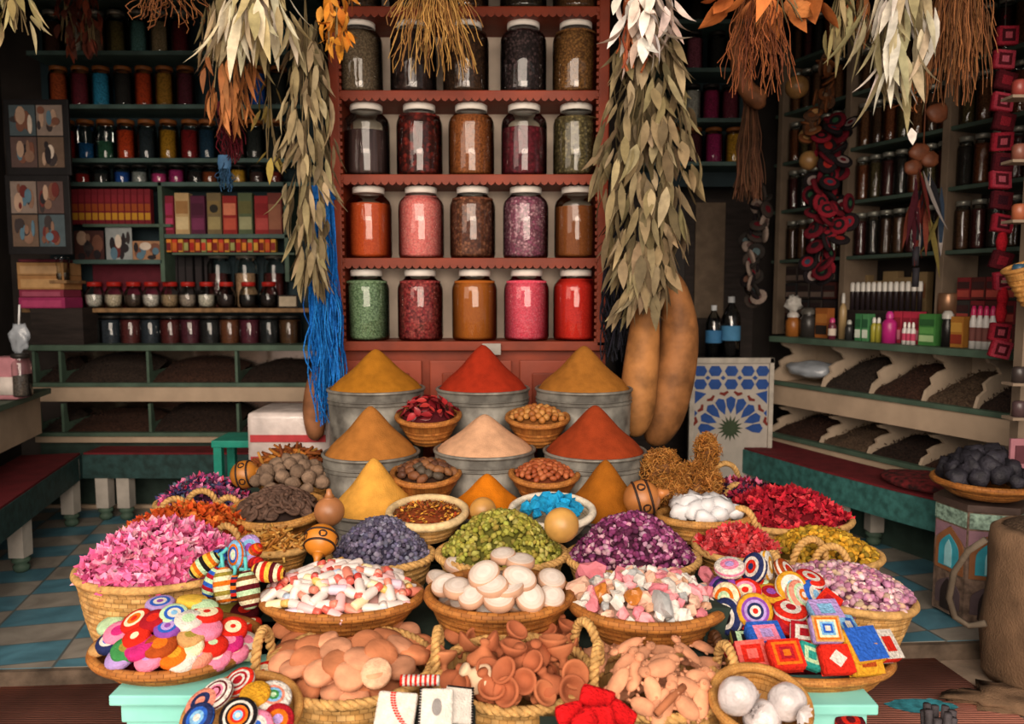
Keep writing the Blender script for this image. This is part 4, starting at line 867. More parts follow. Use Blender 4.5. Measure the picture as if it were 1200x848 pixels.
# ---------------------------------------------------------------- tray of felt discs
t, c, rx, ry = basket('shallow_tray', 'shallow brown tray of felt discs on the turquoise table', 209, 754, 1.88, 194, .065, .85, .62, 4, STRAWD, STRAWD, rr=.013, cat='tray')
hp = Heap(c - Vector((0, 0, .012)), rx * .93, ry * .93, .105, .8)
stackm = puck(.036, .02, ['maroon', 'maroon'])
scatter(Heap(c - Vector((0, 0, .03)), rx * .8, ry * .8, .07), 22, lambda p, n, k: put('felt_disc', stackm, p, up_to(n, U(0, 6), U(-.2, .2)), 'dark red felt disc lying deep under the pile in the shallow tray', 'felt disc', 'felt discs under the pile'))
FD = [(178, 697, 'rust'), (204, 693, 'orange'), (158, 703, 'ochre'), (158, 715, 'red cream red'), (188, 712, 'purple white blue lilac'), (225, 709, 'yellow'), (240, 717, 'mint'),
 (266, 717, 'olive'), (249, 705, 'blue'), (287, 720, 'red maroon'), (204, 724, 'skyblue white blue mint'), (242, 725, 'red cream cream red'), (162, 731, 'red orange cream red'), (131, 735, 'mint'), (198, 739, 'purple lilac blue purple'),
 (241, 740, 'pink'), (272, 740, 'red cream cream red red'), (292, 736, 'red cream red'), (225, 749, 'olive tan'), (162, 750, 'cream red red'), (189, 760, 'orange rust'), (249, 760, 'mint red red'), (224, 763, 'mint cream'),
 (132, 755, 'white blue white navy'), (150, 764, 'olive green'), (123, 760, 'ochre tan'), (144, 772, 'white lilac'), (178, 774, 'lilac pink'), (216, 776, 'white'), (252, 772, 'white pink'), (268, 756, 'pink magenta'), (286, 756, 'pink white'), (287, 763, 'white cream'),
 (141, 745, 'magenta pink'), (182, 730, 'red crimson'), (167, 762, 'magenta'), (221, 731, 'mint white'), (205, 771, 'ochre orange'), (232, 772, 'pink salmon'), (274, 768, 'cream pink')]
USED = set()
def uniq(l, x, y, cx, cy):
    for e in ('', ' at the ' + ('far' if y < cy else 'near') + ' rim' if abs(x - cx) < 45 else (' toward the petals' if x < cx else ' toward the bottles'), ' near the middle', ' low in the pile', ' high in the pile'):
        if l + e not in USED: USED.add(l + e); return l + e
    return l
def disc(p, n, it):
    rg = it[2].split(); s = it[3] if len(it) > 3 else U(.9, 1.06)
    nn = (n * .35 + Vector((U(-.28, .28), -.16 + U(-.22, .22), .75))).normalized()
    l = f'{say(rg[0])} felt disc' if len(set(rg)) == 1 else f'felt disc, {say(rg[0])} then {" then ".join(say(x) for x in dict.fromkeys(rg[1:]))}'
    l2 = uniq(l + ', in the shallow tray', it[0], it[1], 209, 742); put('felt_disc', puck(.037, .026, rg if len(rg) > 1 else rg * 2), p + nn * .008, up_to(nn, U(0, 6)), l2, 'felt disc', None, s)
lay(FD, hp, disc)
# ---------------------------------------------------------------- tray of crocheted rounds at the front corner
t, c, rx, ry = basket('shallow_tray', 'round tan tray of crocheted rounds at the front corner', 284, 836, 1.6, 136, .05, .95, .7, 4, STRAW, STRAW, rr=.011, cat='tray', tilt=.28)
stand('display_block', 'dark block under the tray of crocheted rounds', c.x - .09, c.x + .1, 1.5, 1.665, c.z - .085)
hp = Heap(c - Vector((0, 0, .0)), rx * .9, ry * .9, .05, .8)
CR = [(311, 793, 'red cream cream red'), (283, 803, 'crimson crimson white crimson white red', 1.1), (257, 817, 'pink pink maroon pink white maroon white', 1.12), (319, 821, 'mint green skyblue salmon white white', 1.22), (281, 842, 'white skyblue red orange black white black', 1.2), (240, 828, 'salmon navy salmon', 1.1), (300, 818, 'ochre'), (236, 845, 'white skyblue blue navy', 1.05), (325, 846, 'lilac orange crimson', 1.05), (302, 854, 'blue white pink', 1.05)]
def crochet_round(p, n, it):
    rg = it[2].split(); s = it[3] if len(it) > 3 else 1
    nn = (n * .5 + Vector((U(-.25, .25), -.45 + U(-.2, .2), .5))).normalized()
    put('crocheted_round', puck(.033, .017, rg if len(rg) > 1 else rg * 2, mat=KNIT), p + nn * .012, up_to(nn, U(0, 6)), f'crocheted round, {say(rg[0])} then {" then ".join(say(x) for x in list(dict.fromkeys(rg[1:]))[:3]) or "plain ochre"}, in the corner tray', 'crocheted round', None, s)
lay(CR, hp, crochet_round)
# ---------------------------------------------------------------- basket of clay discs
t, c, rx, ry = basket('handled_basket', 'rope-rimmed palm basket of flat clay discs at the front', 411, 778, 1.8, 200, .22, .82, .86, 8, STRAWF, ROPEM, handles=(PI, 0), rr=.012, ropey=True, hs=(.06, .085), tilt=.1)
hp = Heap(c - Vector((0, 0, .012)), rx * .93, ry * .93, .055)
clayd = [puck(.039, .03, ['rust', 'rust'], mat=CLAY), puck(.036, .026, ['rust', 'rust'], mat=CLAYP)]
scatter(Heap(c - Vector((0, 0, .04)), rx * .85, ry * .85, .05), 26, lambda p, n, k: put('clay_disc', clayd[k % 2], p, up_to(n, U(0, 6), U(-.3, .3)), 'plain round clay disc lying under others in the palm basket', 'clay disc', 'clay discs underneath'))
CD = [(420, 735), (418, 747), (452, 752), (391, 746), (366, 762), (395, 767), (444, 771), (360, 779), (375, 793), (409, 796), (441, 793), (469, 787), (484, 772), (477, 747), (347, 788), (338, 770), (421, 778), (371, 745), (467, 762), (446, 739), (383, 757), (350, 757), (430, 760), (490, 760), (398, 783), (335, 782), (405, 738), (355, 745), (460, 741)]
def cdisc(p, n, it):
    nn = (n * .4 + Vector((U(-.4, .4), -.18 + U(-.3, .3), .65))).normalized()
    put('clay_disc', clayd[it[0] % 2], p + nn * .012, up_to(nn, U(0, 6)), 'flat round terracotta disc on top of the pile in the palm basket', 'clay disc', 'clay discs on top of the pile', U(.95, 1.12))
lay(CD, hp, cdisc)
lidm = lathe(MB(), [(0, -.008), (.036, -.008), (.042, 0), (.036, .01), (.018, .018), (.008, .024), (.008, .03), (.012, .036), (.008, .044), (0, .046)], 24).mesh('knobbed_lid', CLAY)
p, n = hp.hit(337, 745); put('knobbed_clay_lid', lidm, p + n * .02, up_to((0, -.2, 1)), 'little terracotta lid with a knob at the handle end of the palm basket', 'clay lid')
p, n = hp.hit(442, 797); put('clay_disc', puck(.036, .02, ['cream', 'tan'], mat=M('pale_clay', '#dfae8c', rough=.85, scale=60, bump=.3)), p + Vector((0, -.01, .022)), up_to((0, -.6, .7)), 'paler ridged clay disc at the front rim of the palm basket', 'clay disc')
# ---------------------------------------------------------------- basket of little clay cups and tagine lids
t, c, rx, ry = basket('handled_basket', 'rope-rimmed palm basket of tiny clay cups and lids', 604, 786, 1.76, 186, .2, .85, .86, 8, STRAWF, ROPEM, handles=(rad(25), rad(-12)), rr=.012, ropey=True, hs=(.055, .085), tilt=.1)
hp = Heap(c - Vector((0, 0, .01)), rx * .92, ry * .92, .075)
CUPC = [M('clay_cup_%d' % i, k, rough=.82, var=.2, scale=14, bump=.1, bscale=120, spec=.2) for i, k in enumerate(['#b06844', '#c07a52', '#a45c3c'])]
cup = lathe(MB(), [(0, -.03), (.014, -.03), (.016, -.024), (.009, -.014), (.012, -.006), (.026, .004), (.035, .018), (.036, .023), (.033, .026), (.028, .024), (.02, .012), (.011, .005), (0, .004)], 22)
cupm = [cup.mesh('clay_cup', m) for m in CUPC]; tagm = [lathe(MB(), [(0, -.018), (.034, -.018), (.038, -.012), (.036, -.004), (.024, .006), (.013, .018), (.009, .026), (.013, .033), (.012, .039), (0, .042)], 22).mesh('tagine', m) for m in CUPC]
scatter(Heap(c - Vector((0, 0, .04)), rx * .85, ry * .85, .06), 22, lambda p, n, k: put('clay_cup', cupm[k % 3], p, rnd_rot(), 'tiny terracotta cup lying under others in the middle basket', 'clay cup', 'clay cups underneath'))
CU = [(534, 746, 1), (567, 744, 2), (599, 752, 0), (630, 731, 0), (641, 750, 0), (662, 750, 0), (540, 768, 0), (564, 777, 1), (516, 773, 0), (611, 771, 1), (632, 791, 0), (660, 782, 0), (669, 797, 0), (675, 764, 0), (599, 803, 0), (578, 806, 1), (647, 806, 1), (665, 811, 0), (569, 795, 0), (602, 822, 0), (630, 821, 0), (575, 824, 0), (530, 800, 1), (520, 791, 0), (582, 730, 0), (603, 729, 0), (551, 735, 0), (530, 735, 0), (650, 737, 1), (668, 740, 1), (599, 782, 0), (584, 762, 0), (626, 766, 1), (551, 814, 0), (617, 806, 0), (648, 770, 0), (552, 756, 0), (614, 745, 0)]
def cupf(p, n, it):
    nn = (n * .3 + Vector((U(-.9, .9), -.2 + U(-.8, .6), .45))).normalized()
    if it[2]: put('tiny_tagine_lid', tagm[it[0] % 3], p + nn * .016, up_to((nn + Vector((0, 0, .8))).normalized(), U(0, 6)), 'tiny cone-shaped terracotta lid with a knob in the middle basket', 'clay lid', 'tiny tagine lids')
    else: put('clay_cup', cupm[it[0] % 3], p + nn * .012 + Vector((0, 0, U(0, .022))), up_to(nn, U(0, 6)), 'tiny footed terracotta cup on top of the middle basket', 'clay cup', 'clay cups on top of the middle basket', U(.75, .98))
lay(CU, hp, cupf)
p, n = hp.hit(555, 800); put('clay_cup', cup.mesh('clay_cup', M('cream_clay', '#e2c2a0', rough=.85)), p + Vector((0, -.02, .03)), up_to((.6, .2, -.5)), 'cream-coloured clay cup lying on its side in the middle basket', 'clay cup')
# ---------------------------------------------------------------- basket of clay animals
t, c, rx, ry = basket('handled_basket', 'palm basket of pinkish clay animal figures', 768, 800, 1.74, 168, .19, .85, .86, 8, STRAWF, ROPEM, handles=(rad(8),), rr=.012, ropey=True, hs=(.055, .08), tilt=.08)
hp = Heap(c - Vector((0, 0, .01)), rx * .9, ry * .9, .07)
def animal(i):
    mb = MB(); L = [.05, .056, .044][i]
    blob(mb, (0, 0, 0), (L, .029, .013), 3, .05, 1.2, seed=i); blob(mb, (L * 1.12, 0, .004), (.019, .018, .012), 2, .05, seed=3)
    for s in (-1, 1):
        blob(mb, (L * 1.1, s * .012, .016), (.004, .004, .004), 1); blob(mb, (L * .55, s * .026, -.004), (.011, .006, .005), 2, rot=Matrix.Rotation(s * .6, 3, 'Z')); blob(mb, (-L * .6, s * .024, -.004), (.011, .006, .005), 2, rot=Matrix.Rotation(-s * .6, 3, 'Z'))
    blob(mb, (-L * 1.05, 0, -.002), (.012, .006, .005), 1); return mb.mesh('clay_animal', CLAYP)
an = [animal(i) for i in range(3)]
AN = [(719, 757, 10), (724, 768, 20), (750, 757, -50), (735, 788, 40), (745, 796, 60), (775, 768, 10), (773, 793, 15), (777, 785, 15), (802, 775, -55), (822, 765, -40), (826, 787, 0), (800, 812, 160), (790, 815, 30), (800, 833, -40), (755, 832, -30), (787, 755, -20), (708, 786, 60), (730, 809, 40), (815, 828, 80), (700, 772, 10), (812, 800, 20), (765, 815, 100), (742, 770, 200), (775, 832, 60), (825, 812, 100), (752, 778, 30)]
scatter(Heap(c - Vector((0, 0, .04)), rx * .8, ry * .8, .05), 7, lambda p, n, k: put('clay_animal', an[k % 3], p, up_to(n, U(0, 6), U(-.3, .3)), 'clay animal lying under others in the basket', 'clay animal', 'clay animals underneath'))
lay(AN, hp, lambda p, n, it: put('clay_animal', an[it[0] % 3], p + n * U(.01, .034), up_to((n + Vector((0, -.3, 0))).normalized(), rad(it[2] + 180 * (it[1] % 2)), U(-.3, .3)), 'flat pinkish clay animal on top of the basket pile', 'clay animal', 'clay animals on top of the pile', U(.64, .82)))
tube(mb := MB(), [(-.05, 0, 0), (0, 0, .002), (.05, 0, 0)], [.008, .009, .008], 10); p, n = hp.hit(783, 832); put('clay_rod', mb.mesh('rod', CLAY), p + Vector((0, -.02, .035)), Matrix.Rotation(rad(40), 3, 'Z') @ Matrix.Rotation(-.3, 3, 'Y'), 'slim terracotta rod lying across the clay animals', 'clay rod')
# ---------------------------------------------------------------- wrapped white balls
t, c, rx, ry = basket('straw_bowl', 'tilted coiled bowl of white balls in clear wrapping', 891, 822, 1.62, 114, .1, .95, .6, 6, STRAW, STRAW, rr=.012, cat='bowl', tilt=.35)
stand('display_block', 'dark block under the bowl of wrapped white balls', c.x - .08, c.x + .08, 1.58, 1.74, c.z - .125)
WRAP = M('crinkled_wrap', '#c4bcbc', rough=.3, var=.18, scale=22, bump=.6, bscale=45, spec=.6)
for (x, y, k, nm) in [(864, 815, 1.0, 'beside the clay animals'), (922, 822, .95, 'nearest the turquoise table'), (893, 842, 1.0, 'foremost in the bowl')]:
    t = thing('wrapped_ball', f'white ball in crinkled clear wrap, {nm}', 'wrapped ball', P(x, y, 1.585), rnd_rot()); blob(MB(), (0, 0, 0), (.043 * k, .043 * k, .04 * k), 3, .12, 1.6).obj('ball', WRAP, t)
    mb = MB()
    for i in range(9): leaf(mb, (0, 0, .038 * k), (math.cos(i * .7), math.sin(i * .7), 1.2), (math.cos(i * .7), math.sin(i * .7), 0), .03, .022, .3, (1, 1, 1), 3)
    mb.obj('wrap_twist', WRAP, t)

# ---------------------------------------------------------------- bottle tray
t, c, rx, ry = basket('oval_tray', 'oval brown tray of little capped bottles', 401, 698, 2.05, 190, .075, .72, .7, 5, STRAWD, STRAWD, rr=.014, cat='tray')
hp = Heap(c - Vector((0, 0, .005)), rx * .9, ry * .9, .07, .9)
BM = {}
def bottle(body, cap):
    if (body, cap) not in BM:
        b = lathe(MB(), [(0, -.032), (.0125, -.032), (.0135, -.028), (.0135, .008), (.0075, .018)], 14, col=cv(BCOL[body])).mesh('bottle_body', SOAP)
        k = lathe(MB(), [(.0085, .014), (.0105, .015), (.0105, .032), (.009, .034), (0, .034)], 14, col=cv(BCOL[cap])).mesh('cap', SOAP); BM[(body, cap)] = (b, k)
    return BM[(body, cap)]
BCOL = dict(white='#dccfc9', salmon='#d8806c', coral='#cc5c50', pink='#e8b4b4', lilac='#d8c0d0', cream='#ecdcb0', yellow='#d8b060', red='#b83c34', blue='#7090b8', skyblue='#a4b4c8', ochre='#c89850')
bc = [('white', 'salmon'), ('white', 'coral'), ('white', 'coral'), ('lilac', 'white'), ('cream', 'yellow'), ('white', 'red'), ('pink', 'coral'), ('white', 'pink'), ('white', 'skyblue'), ('salmon', 'coral'), ('white', 'salmon'), ('white', 'white'), ('cream', 'ochre'), ('pink', 'salmon')]
tag(blob(MB(), c + Vector((0, 0, -.02)), (rx * .85, ry * .85, .06), 3, .1, col=cv('#c89a94')).obj('bottle_pile_bed', VC), 'pinkish mass of bottles lying deep in the oval tray', 'bottles', kind='stuff')
def mk_bottle(p, n, k):
    b, cp = bc[(k * 5 + k // 7) % len(bc)]; ms = bottle(b, cp); ax = Vector((U(-1, 1), U(-1, .5), U(-.15, .5))); ax = (ax - n * ax.dot(n) * .7).normalized()
    t = thing('little_bottle', f'{say(b)} little bottle with {say(cp)} cap in the oval tray', 'bottle', p + n * U(.004, .02), up_to(ax, U(0, 6)), f'{b} bottles with {cp} caps'); s = U(.75, 1.12); t.scale = (s, s, s) if False else (1, 1, 1)
    link('bottle_body', ms[0], t); link('cap', ms[1], t)
scatter(hp, 98, mk_bottle, edge=1.0)
# ---------------------------------------------------------------- white oval cakes
t, c, rx, ry = basket('deep_basket', 'deep brown basket of white oval cakes with stitched edges', 585, 695, 2.05, 172, .11, .85, .7, 7, STRAWD, STRAWD, rr=.015)
hp = Heap(c - Vector((0, 0, .01)), rx * .92, ry * .92, .10, .8)
cake = puck(.044, .026, ['#dccec4', '#e0d2c8', '#d8c8bc', '#d0bcae'], '#c09478', 36, 1, .86, VC)
scatter(Heap(c - Vector((0, 0, .03)), rx * .8, ry * .8, .07), 20, lambda p, n, k: put('white_cake', cake, p, up_to(n, U(0, 6), U(-.3, .3)), 'white oval cake lying under others in the deep basket', 'oval cake', 'white cakes underneath'))
for it in [(593, 638), (561, 655), (590, 656), (629, 660), (537, 667), (568, 677), (608, 682), (645, 684), (536, 694), (585, 706), (554, 703), (620, 703), (644, 703), (513, 683), (524, 689), (578, 691), (609, 663), (598, 694)]:
    p, n = hp.hit(*it); nn = (n * .3 + Vector((U(-.25, .25), -.22 + U(-.2, .2), .75))).normalized()
    put('white_cake', cake, p + nn * .012, up_to(nn, U(0, 6)), 'white oval cake with a brown stitched edge on top of the deep basket', 'oval cake', 'white cakes on top', U(.95, 1.08))
p, n = hp.hit(594, 640); put('orange_cake', puck(.042, .02, ['#e8d4c4', '#e8d4c4', '#c86428'], '#c86428', 30, 1, .9, VC), p + Vector((.005, .02, .015)), up_to((.3, -.5, .7)), 'white cake with an orange edge at the back of the deep basket', 'oval cake')
# ---------------------------------------------------------------- stone tray
t, c, rx, ry = basket('oval_tray', 'wide brown tray of pink and white rough stones', 758, 706, 2.02, 182, .085, .8, .7, 6, STRAWD, STRAWD, rr=.016, cat='tray')
hp = Heap(c - Vector((0, 0, .005)), rx * .92, ry * .92, .075, .9)
tag(blob(MB(), c + Vector((0, 0, -.025)), (rx * .85, ry * .85, .06), 3, .15, col=cv('#c8a090')).obj('stone_bed', VC), 'pinkish rubble lying under the larger stones of the wide tray', 'stones', kind='stuff')
STM = {k: M('stone_' + k, h, rough=r_, var=.25, scale=30, bump=.35, spec=.4) for k, h, r_ in [('pink', '#e89aa0', .7), ('white', '#d8d0c8', .6), ('grey', '#a8a8a8', .5), ('amber', '#b8702c', .25), ('rose', '#d87c88', .7), ('peach', '#e4b49c', .7), ('tan', '#c09478', .7)]}
shp = []
for i in range(5):
    mb = blob(MB(), (0, 0, 0), (.022, .017, .014), 1 + (i > 2), .7, 1.3, seed=i * 2.3 + 1); shp.append(mb)
smesh = {(k, i): shp[i].mesh('stone', STM[k], smooth=False) for k in STM for i in range(5)}
seq = ['pink', 'white', 'peach', 'white', 'grey', 'rose', 'white', 'peach', 'pink', 'white', 'tan', 'rose']
scatter(hp, 118, lambda p, n, k: put('rough_stone', smesh[(seq[(k * 7) % 12], k % 5)], p + n * .006, rnd_rot(), f'rough {seq[(k * 7) % 12]} stone in the wide brown tray', 'stone', f'rough {seq[(k * 7) % 12]} stones', U(.75, 1.3)), edge=.98)
for x, y, k, s, nm in [(692, 679, 'rose', 2.2, 'largest rose-pink stone at the back of the wide tray'), (708, 698, 'amber', 1.35, 'clear amber lump near the purple rosebuds'), (742, 704, 'amber', 1.2, 'amber lump in the middle of the wide tray'), (757, 666, 'amber', 1.3, 'amber lump at the far rim of the wide tray'), (783, 672, 'white', 1.6, 'tall white crystal at the far rim of the wide tray'), (828, 680, 'rose', 1.5, 'rose stone beside the crocheted cushions'), (775, 713, 'grey', 1.7, 'grey slab stone in the wide tray'), (684, 697, 'peach', 1.6, 'peach stone on the rim beside the white cakes')]:
    p, n = hp.hit(x, y); put('large_stone', smesh[(k, 3)], p + n * .016, rnd_rot(), nm, 'stone', None, s)

# ---------------------------------------------------------------- crocheted cushions and squares
def knitbox(s, rings, side, diag=False):
    mb = MB(); box(mb, (0, 0, 0), s, cv(side), bev=s[2] * .38); k = len(rings); z = s[2] / 2
    for i, r in enumerate(rings):
        f = .93 - .9 * i / k; w, h = s[0] / 2 * f, s[1] / 2 * f; zz = z + .0006 * (i + 1)
        pts = [(-w, -h), (w, -h), (w, h), (-w, h)]
        if diag and i: pts = [(0, -h * 1.2), (w * 1.2, 0), (0, h * 1.2), (-w * 1.2, 0)]
        mb.add([(x, y, zz) for x, y in pts], [(0, 1, 2, 3)], cv(r)); mb.add([(x, y, -zz) for x, y in pts], [(3, 2, 1, 0)], cv(r))
    return mb.mesh('crocheted_square', KNIT)
t, c, rx, ry = basket('shallow_tray', 'shallow tan tray of crocheted squares on the turquoise table', 943, 771, 1.88, 206, .065, .6, .7, 5, WICK, WICK, rr=.012, cat='tray', handles=(PI,), hs=(.045, .06))
def at(x, y, d, nrm, spin=0): return P(x, y, d), up_to(nrm, rad(spin))
SQ = [(880, 768, 1.74, (0, -.7, .7), 5, 1.0, 'coral red coral', 'crimson', 'coral-red crocheted cushion at the handle end of the tray'), (920, 768, 1.70, (0, -.65, .75), 4, 1.05, 'red orange red crimson orange', 'red', 'orange and red squared cushion at the front of the tray'),
 (948, 769, 1.72, (.3, -.7, .6), -5, .85, 'teal mint teal', 'teal', 'teal crocheted square wedged beside the orange one'), (979, 773, 1.70, (.1, -.7, .6), 6, 1.0, 'red white', 'red', 'red square with a white diamond'), (1010, 757, 1.73, (.25, -.6, .7), 18, 1.25, 'blue blue blue', 'ochre', 'blue and orange striped square'),
 (1012, 773, 1.71, (.2, -.75, .5), 12, 1.05, 'ochre rust', 'ochre', 'golden-orange square leaning under the blue one'), (1035, 757, 1.76, (.5, -.5, .6), 28, 1.1, 'white red', 'red', 'red square with a white stripe at the tray end'), (967, 738, 1.74, (.05, -.75, .6), 2, .95, 'tan orange cream skyblue blue white', 'lilac', 'square with a blue-white centre and orange border'),
 (943, 744, 1.78, (-.2, -.5, .7), -20, .9, 'crimson white crimson', 'white', 'white-edged crimson square half hidden behind'), (990, 735, 1.8, (.4, -.4, .7), 20, .9, 'skyblue blue white', 'blue', 'pale blue square tipped up behind the centre one'), (967, 718, 1.82, (0, -.35, .9), 3, 1.0, 'lilac skyblue', 'skyblue', 'lilac and pale blue square lying flat on the pile'),
 (897, 747, 1.8, (0, -.4, .9), 4, 1.15, 'blue pink lilac', 'blue', 'blue and lilac cushion below the rounds'), (875, 752, 1.83, (-.1, -.3, .9), -5, 1.0, 'black mint black', 'olive', 'dark green banded cushion below the rounds'), (970, 706, 1.9, (0, -.6, .7), 42, .8, 'red crimson', 'red', 'red square standing behind the lilac one'), (860, 765, 1.84, (-.3, -.5, .7), 8, .9, 'crimson pink', 'pink', 'crimson-pink cushion beside the handle'), (920, 752, 1.86, (0, -.2, .9), 8, 1.0, 'navy white navy', 'navy', 'navy cushion under the pile'), (985, 755, 1.82, (.1, -.3, .9), 12, 1.1, 'maroon rust', 'maroon', 'maroon cushion under the pile')]
for x, y, d, nr_, sp, s, rg, sd, nm in SQ:
    p, m = at(x, y, d + .06, nr_, sp); put('crocheted_square', knitbox((.078, .07, .03), rg.split(), sd, 'diamond' in nm), p, m, nm, 'crocheted cushion', None, s)
p, m = at(940, 765, 1.9, (0, -.1, 1)); put('cushion_bed', knitbox((.3, .14, .05), ['maroon'], 'maroon'), p + Vector((0, .02, -.02)), m, 'large maroon cushion at the bottom of the tray of squares', 'crocheted cushion')
t = stand('display_block', 'dark block behind the tray of squares under the crocheted rounds', .5, .82, 1.93, 2.06, .69)
RO = [(855, 665, 2.06, (-.15, -.25, .95), 1.15, 'lilac pink white', 'pink and lilac round lying edge-on beside the coral blossoms'), (847, 689, 2.04, (-.6, -.35, .7), 1.15, 'purple navy purple', 'purple and navy round leaning out over the stones'), (882, 682, 2.05, (-.1, -.4, .9), 1.2, 'teal white red mint', 'teal, white and red ringed round'),
 (884, 665, 2.04, (-.75, -.3, .35), 1.15, 'navy red white navy', 'navy, red and white round standing on edge'), (898, 662, 2.05, (.75, -.4, .2), 1.1, 'cream ochre white', 'cream round standing on edge'), (921, 671, 2.05, (.6, -.35, .6), 1.15, 'rust red white rust', 'rust-red striped round standing on edge'),
 (927, 688, 2.0, (.05, -.75, .6), 1.2, 'skyblue skyblue white white ochre', 'round with pale blue centre and ochre border'), (949, 679, 2.04, (.2, -.2, .9), 1.1, 'red white red', 'white and red round lying flat beside the rosebuds'), (852, 702, 2.0, (-.7, -.5, .3), 1.25, 'cream mint orange cream', 'cream and mint round with an orange ring'),
 (874, 694, 2.0, (-.3, -.5, .8), 1.15, 'red cream pink red', 'red and cream round tipped toward the stones'), (903, 697, 2.0, (.0, -.3, .9), 1.15, 'purple crimson ochre', 'ochre-edged round with purple centre'), (884, 716, 1.94, (-.1, -.85, .4), 1.3, 'red white navy lilac purple ochre', 'bullseye round of red, white and purple with ochre edge'),
 (853, 722, 1.97, (-.75, -.5, .2), 1.35, 'white black white navy', 'black and white round standing on edge over the stones'), (864, 727, 1.96, (-.6, -.7, .2), 1.3, 'coral teal red teal', 'teal and coral round behind the bullseye'), (900, 724, 1.97, (.4, -.7, .3), 1.3, 'magenta purple pink purple', 'purple-pink round half behind the bullseye'), (938, 699, 1.98, (.4, -.6, .6), 1.25, 'white orange white mint salmon', 'white round with mint and salmon rings'), (952, 698, 2.0, (.5, -.6, .5), 1.2, 'skyblue white blue', 'pale blue and white ringed round'),
 (926, 716, 1.94, (0, -.25, .95), 1.2, 'crimson white red', 'red and white round lying flat by the squares'), (926, 730, 1.92, (.05, -.4, .9), 1.2, 'white red crimson', 'crimson round with a white star centre')]
for x, y, d, nr_, s, rg, nm in RO:
    p, m = at(x, y, d - .02, nr_, U(0, 360)); put('crocheted_round_cushion', puck(.036, .024, rg.split(), mat=KNIT), p, m, nm, 'crocheted cushion', None, s)
p, m = at(898, 705, 2.1, (0, 0, 1)); put('cushion_heap_core', puck(.085, .15, ['maroon', 'navy']), P(898, 722, 2.06), m, 'dark cushion buried in the heap of crocheted rounds', 'crocheted cushion')

# ---------------------------------------------------------------- striped crocheted rattles
def rattle(cols, L=.05, r=.03):
    pr = []; cc = []; k = 12
    for i in range(k + 1): pr.append((max(r * math.sin(PI * i / k) ** .8, 0), -L * math.cos(PI * i / k)))
    for i in range(k): cc.append(cv(cols[i % len(cols)]))
    return lathe(MB(), pr, 18, col=cc)
RT = [(240, 662, 2.06, (-.7, -.2, -.5), 'yellow black mint orange', 1.0, 'yellow and black'), (247, 656, 2.12, (-.8, -.1, -.4), 'cream olive yellow red', .85, 'cream and olive'), (263, 686, 2.0, (.15, -.3, -.9), 'cream orange cream olive', 1.1, 'cream and orange'), (250, 682, 2.03, (-.3, -.2, -.8), 'blue crimson mint', .95, 'blue and crimson'), (291, 691, 1.99, (.2, -.3, -.9), 'cream maroon mint brown', 1.15, 'cream and maroon'),
      (274, 689, 2.0, (0, -.2, -1), 'black orange navy red', .8, 'black and orange'), (314, 670, 2.02, (1, -.1, -.05), 'cream red yellow maroon', 1.05, 'red and cream'), (257, 651, 2.1, (.9, -.2, .2), 'blue navy blue', .7, 'plain blue'), (297, 647, 2.1, (.6, -.2, .6), 'orange rust red', .75, 'rust-orange'), (300, 660, 2.06, (.5, -.5, .2), 'red crimson', .7, 'plain red')]
for x, y, d, ax, cols, s, nm in RT:
    t = thing('crocheted_rattle', f'{nm} striped crocheted rattle in the bunch beside the bottles' if 'plain' not in nm else f'{nm} crocheted rattle in the bunch beside the bottles', 'rattle', P(x, y, d), up_to(ax, U(0, 6)))
    rattle(cols.split(), .045 * s, .027 * s).obj('body', KNIT, t)
    tube(MB(), [(0, 0, -.043 * s), (.002, 0, -.06 * s), (0, .004, -.075 * s)], .005, 6).obj('cord_loop', M('teal_cord', '#5cc0c0', rough=.9), t)
for x, y, d, nr_, rg, nm in [(277, 650, 2.08, (-.55, -.7, .3), 'mint white blue orange skyblue', 'mint'), (291, 643, 2.1, (.2, -.5, .5), 'purple skyblue lilac', 'purple')]:
    p, m = at(x, y, d, nr_); put('crocheted_round_cushion', puck(.036, .02, rg.split(), mat=KNIT, sx=.75), p, m, f'upright crocheted round with {nm} centre in the rattle bunch', 'crocheted cushion', None, 1.2)

# ---------------------------------------------------------------- felt purses and knitted pieces at the very front
def purse(label, x, y, d, w, h, nrm, spin, col, parts):
    p, m = at(x, y, d, nrm, spin); t = thing('felt_purse', label, 'purse', p, m)
    box(MB(), (0, 0, 0), (w, h, .014), cv(col), bev=.006).obj('pouch', FELT, t)
    for nm, c_, shape in parts:
        mb = MB()
        if nm == 'stitching':
            for i in range(14):
                f = i / 13; xx, yy = shape(f); box(mb, (xx * w / 2, yy * h / 2, .0075), (.005, .0032, .003), cv(c_))
        else: mb.add([(shape[0] * w / 2 + shape[2] * w / 2 * math.cos(q * PI / 10), shape[1] * h / 2 + shape[3] * h / 2 * math.sin(q * PI / 10), .0078) for q in range(20)], [tuple(range(20))], cv(c_))
        mb.obj(nm, FELT, t, False)
purse('white felt purse with a curved red stitched seam', 464, 833, 1.53, .085, .075, (-.1, -.7, .6), -8, 'white', [('stitching', 'red', lambda f: (-.3 + .9 * f ** 2, .9 - 1.7 * f)), ('stitching', 'red', lambda f: (-.15 + .9 * f ** 2, .9 - 1.7 * f))])
purse('white felt purse with a grey oval patch', 511, 829, 1.52, .07, .075, (.05, -.7, .6), 2, 'white', [('patch', 'grey', (.05, 0, .3, .45)), ('stitching', 'black', lambda f: (-.95, .95 - 1.9 * f))])
purse('white felt purse edged in black stitches behind the oval one', 538, 826, 1.555, .06, .075, (.35, -.6, .6), 10, 'white', [('stitching', 'black', lambda f: (.92, .95 - 1.9 * f)), ('stitching', 'black', lambda f: (-.9 + 1.8 * f, .92))])
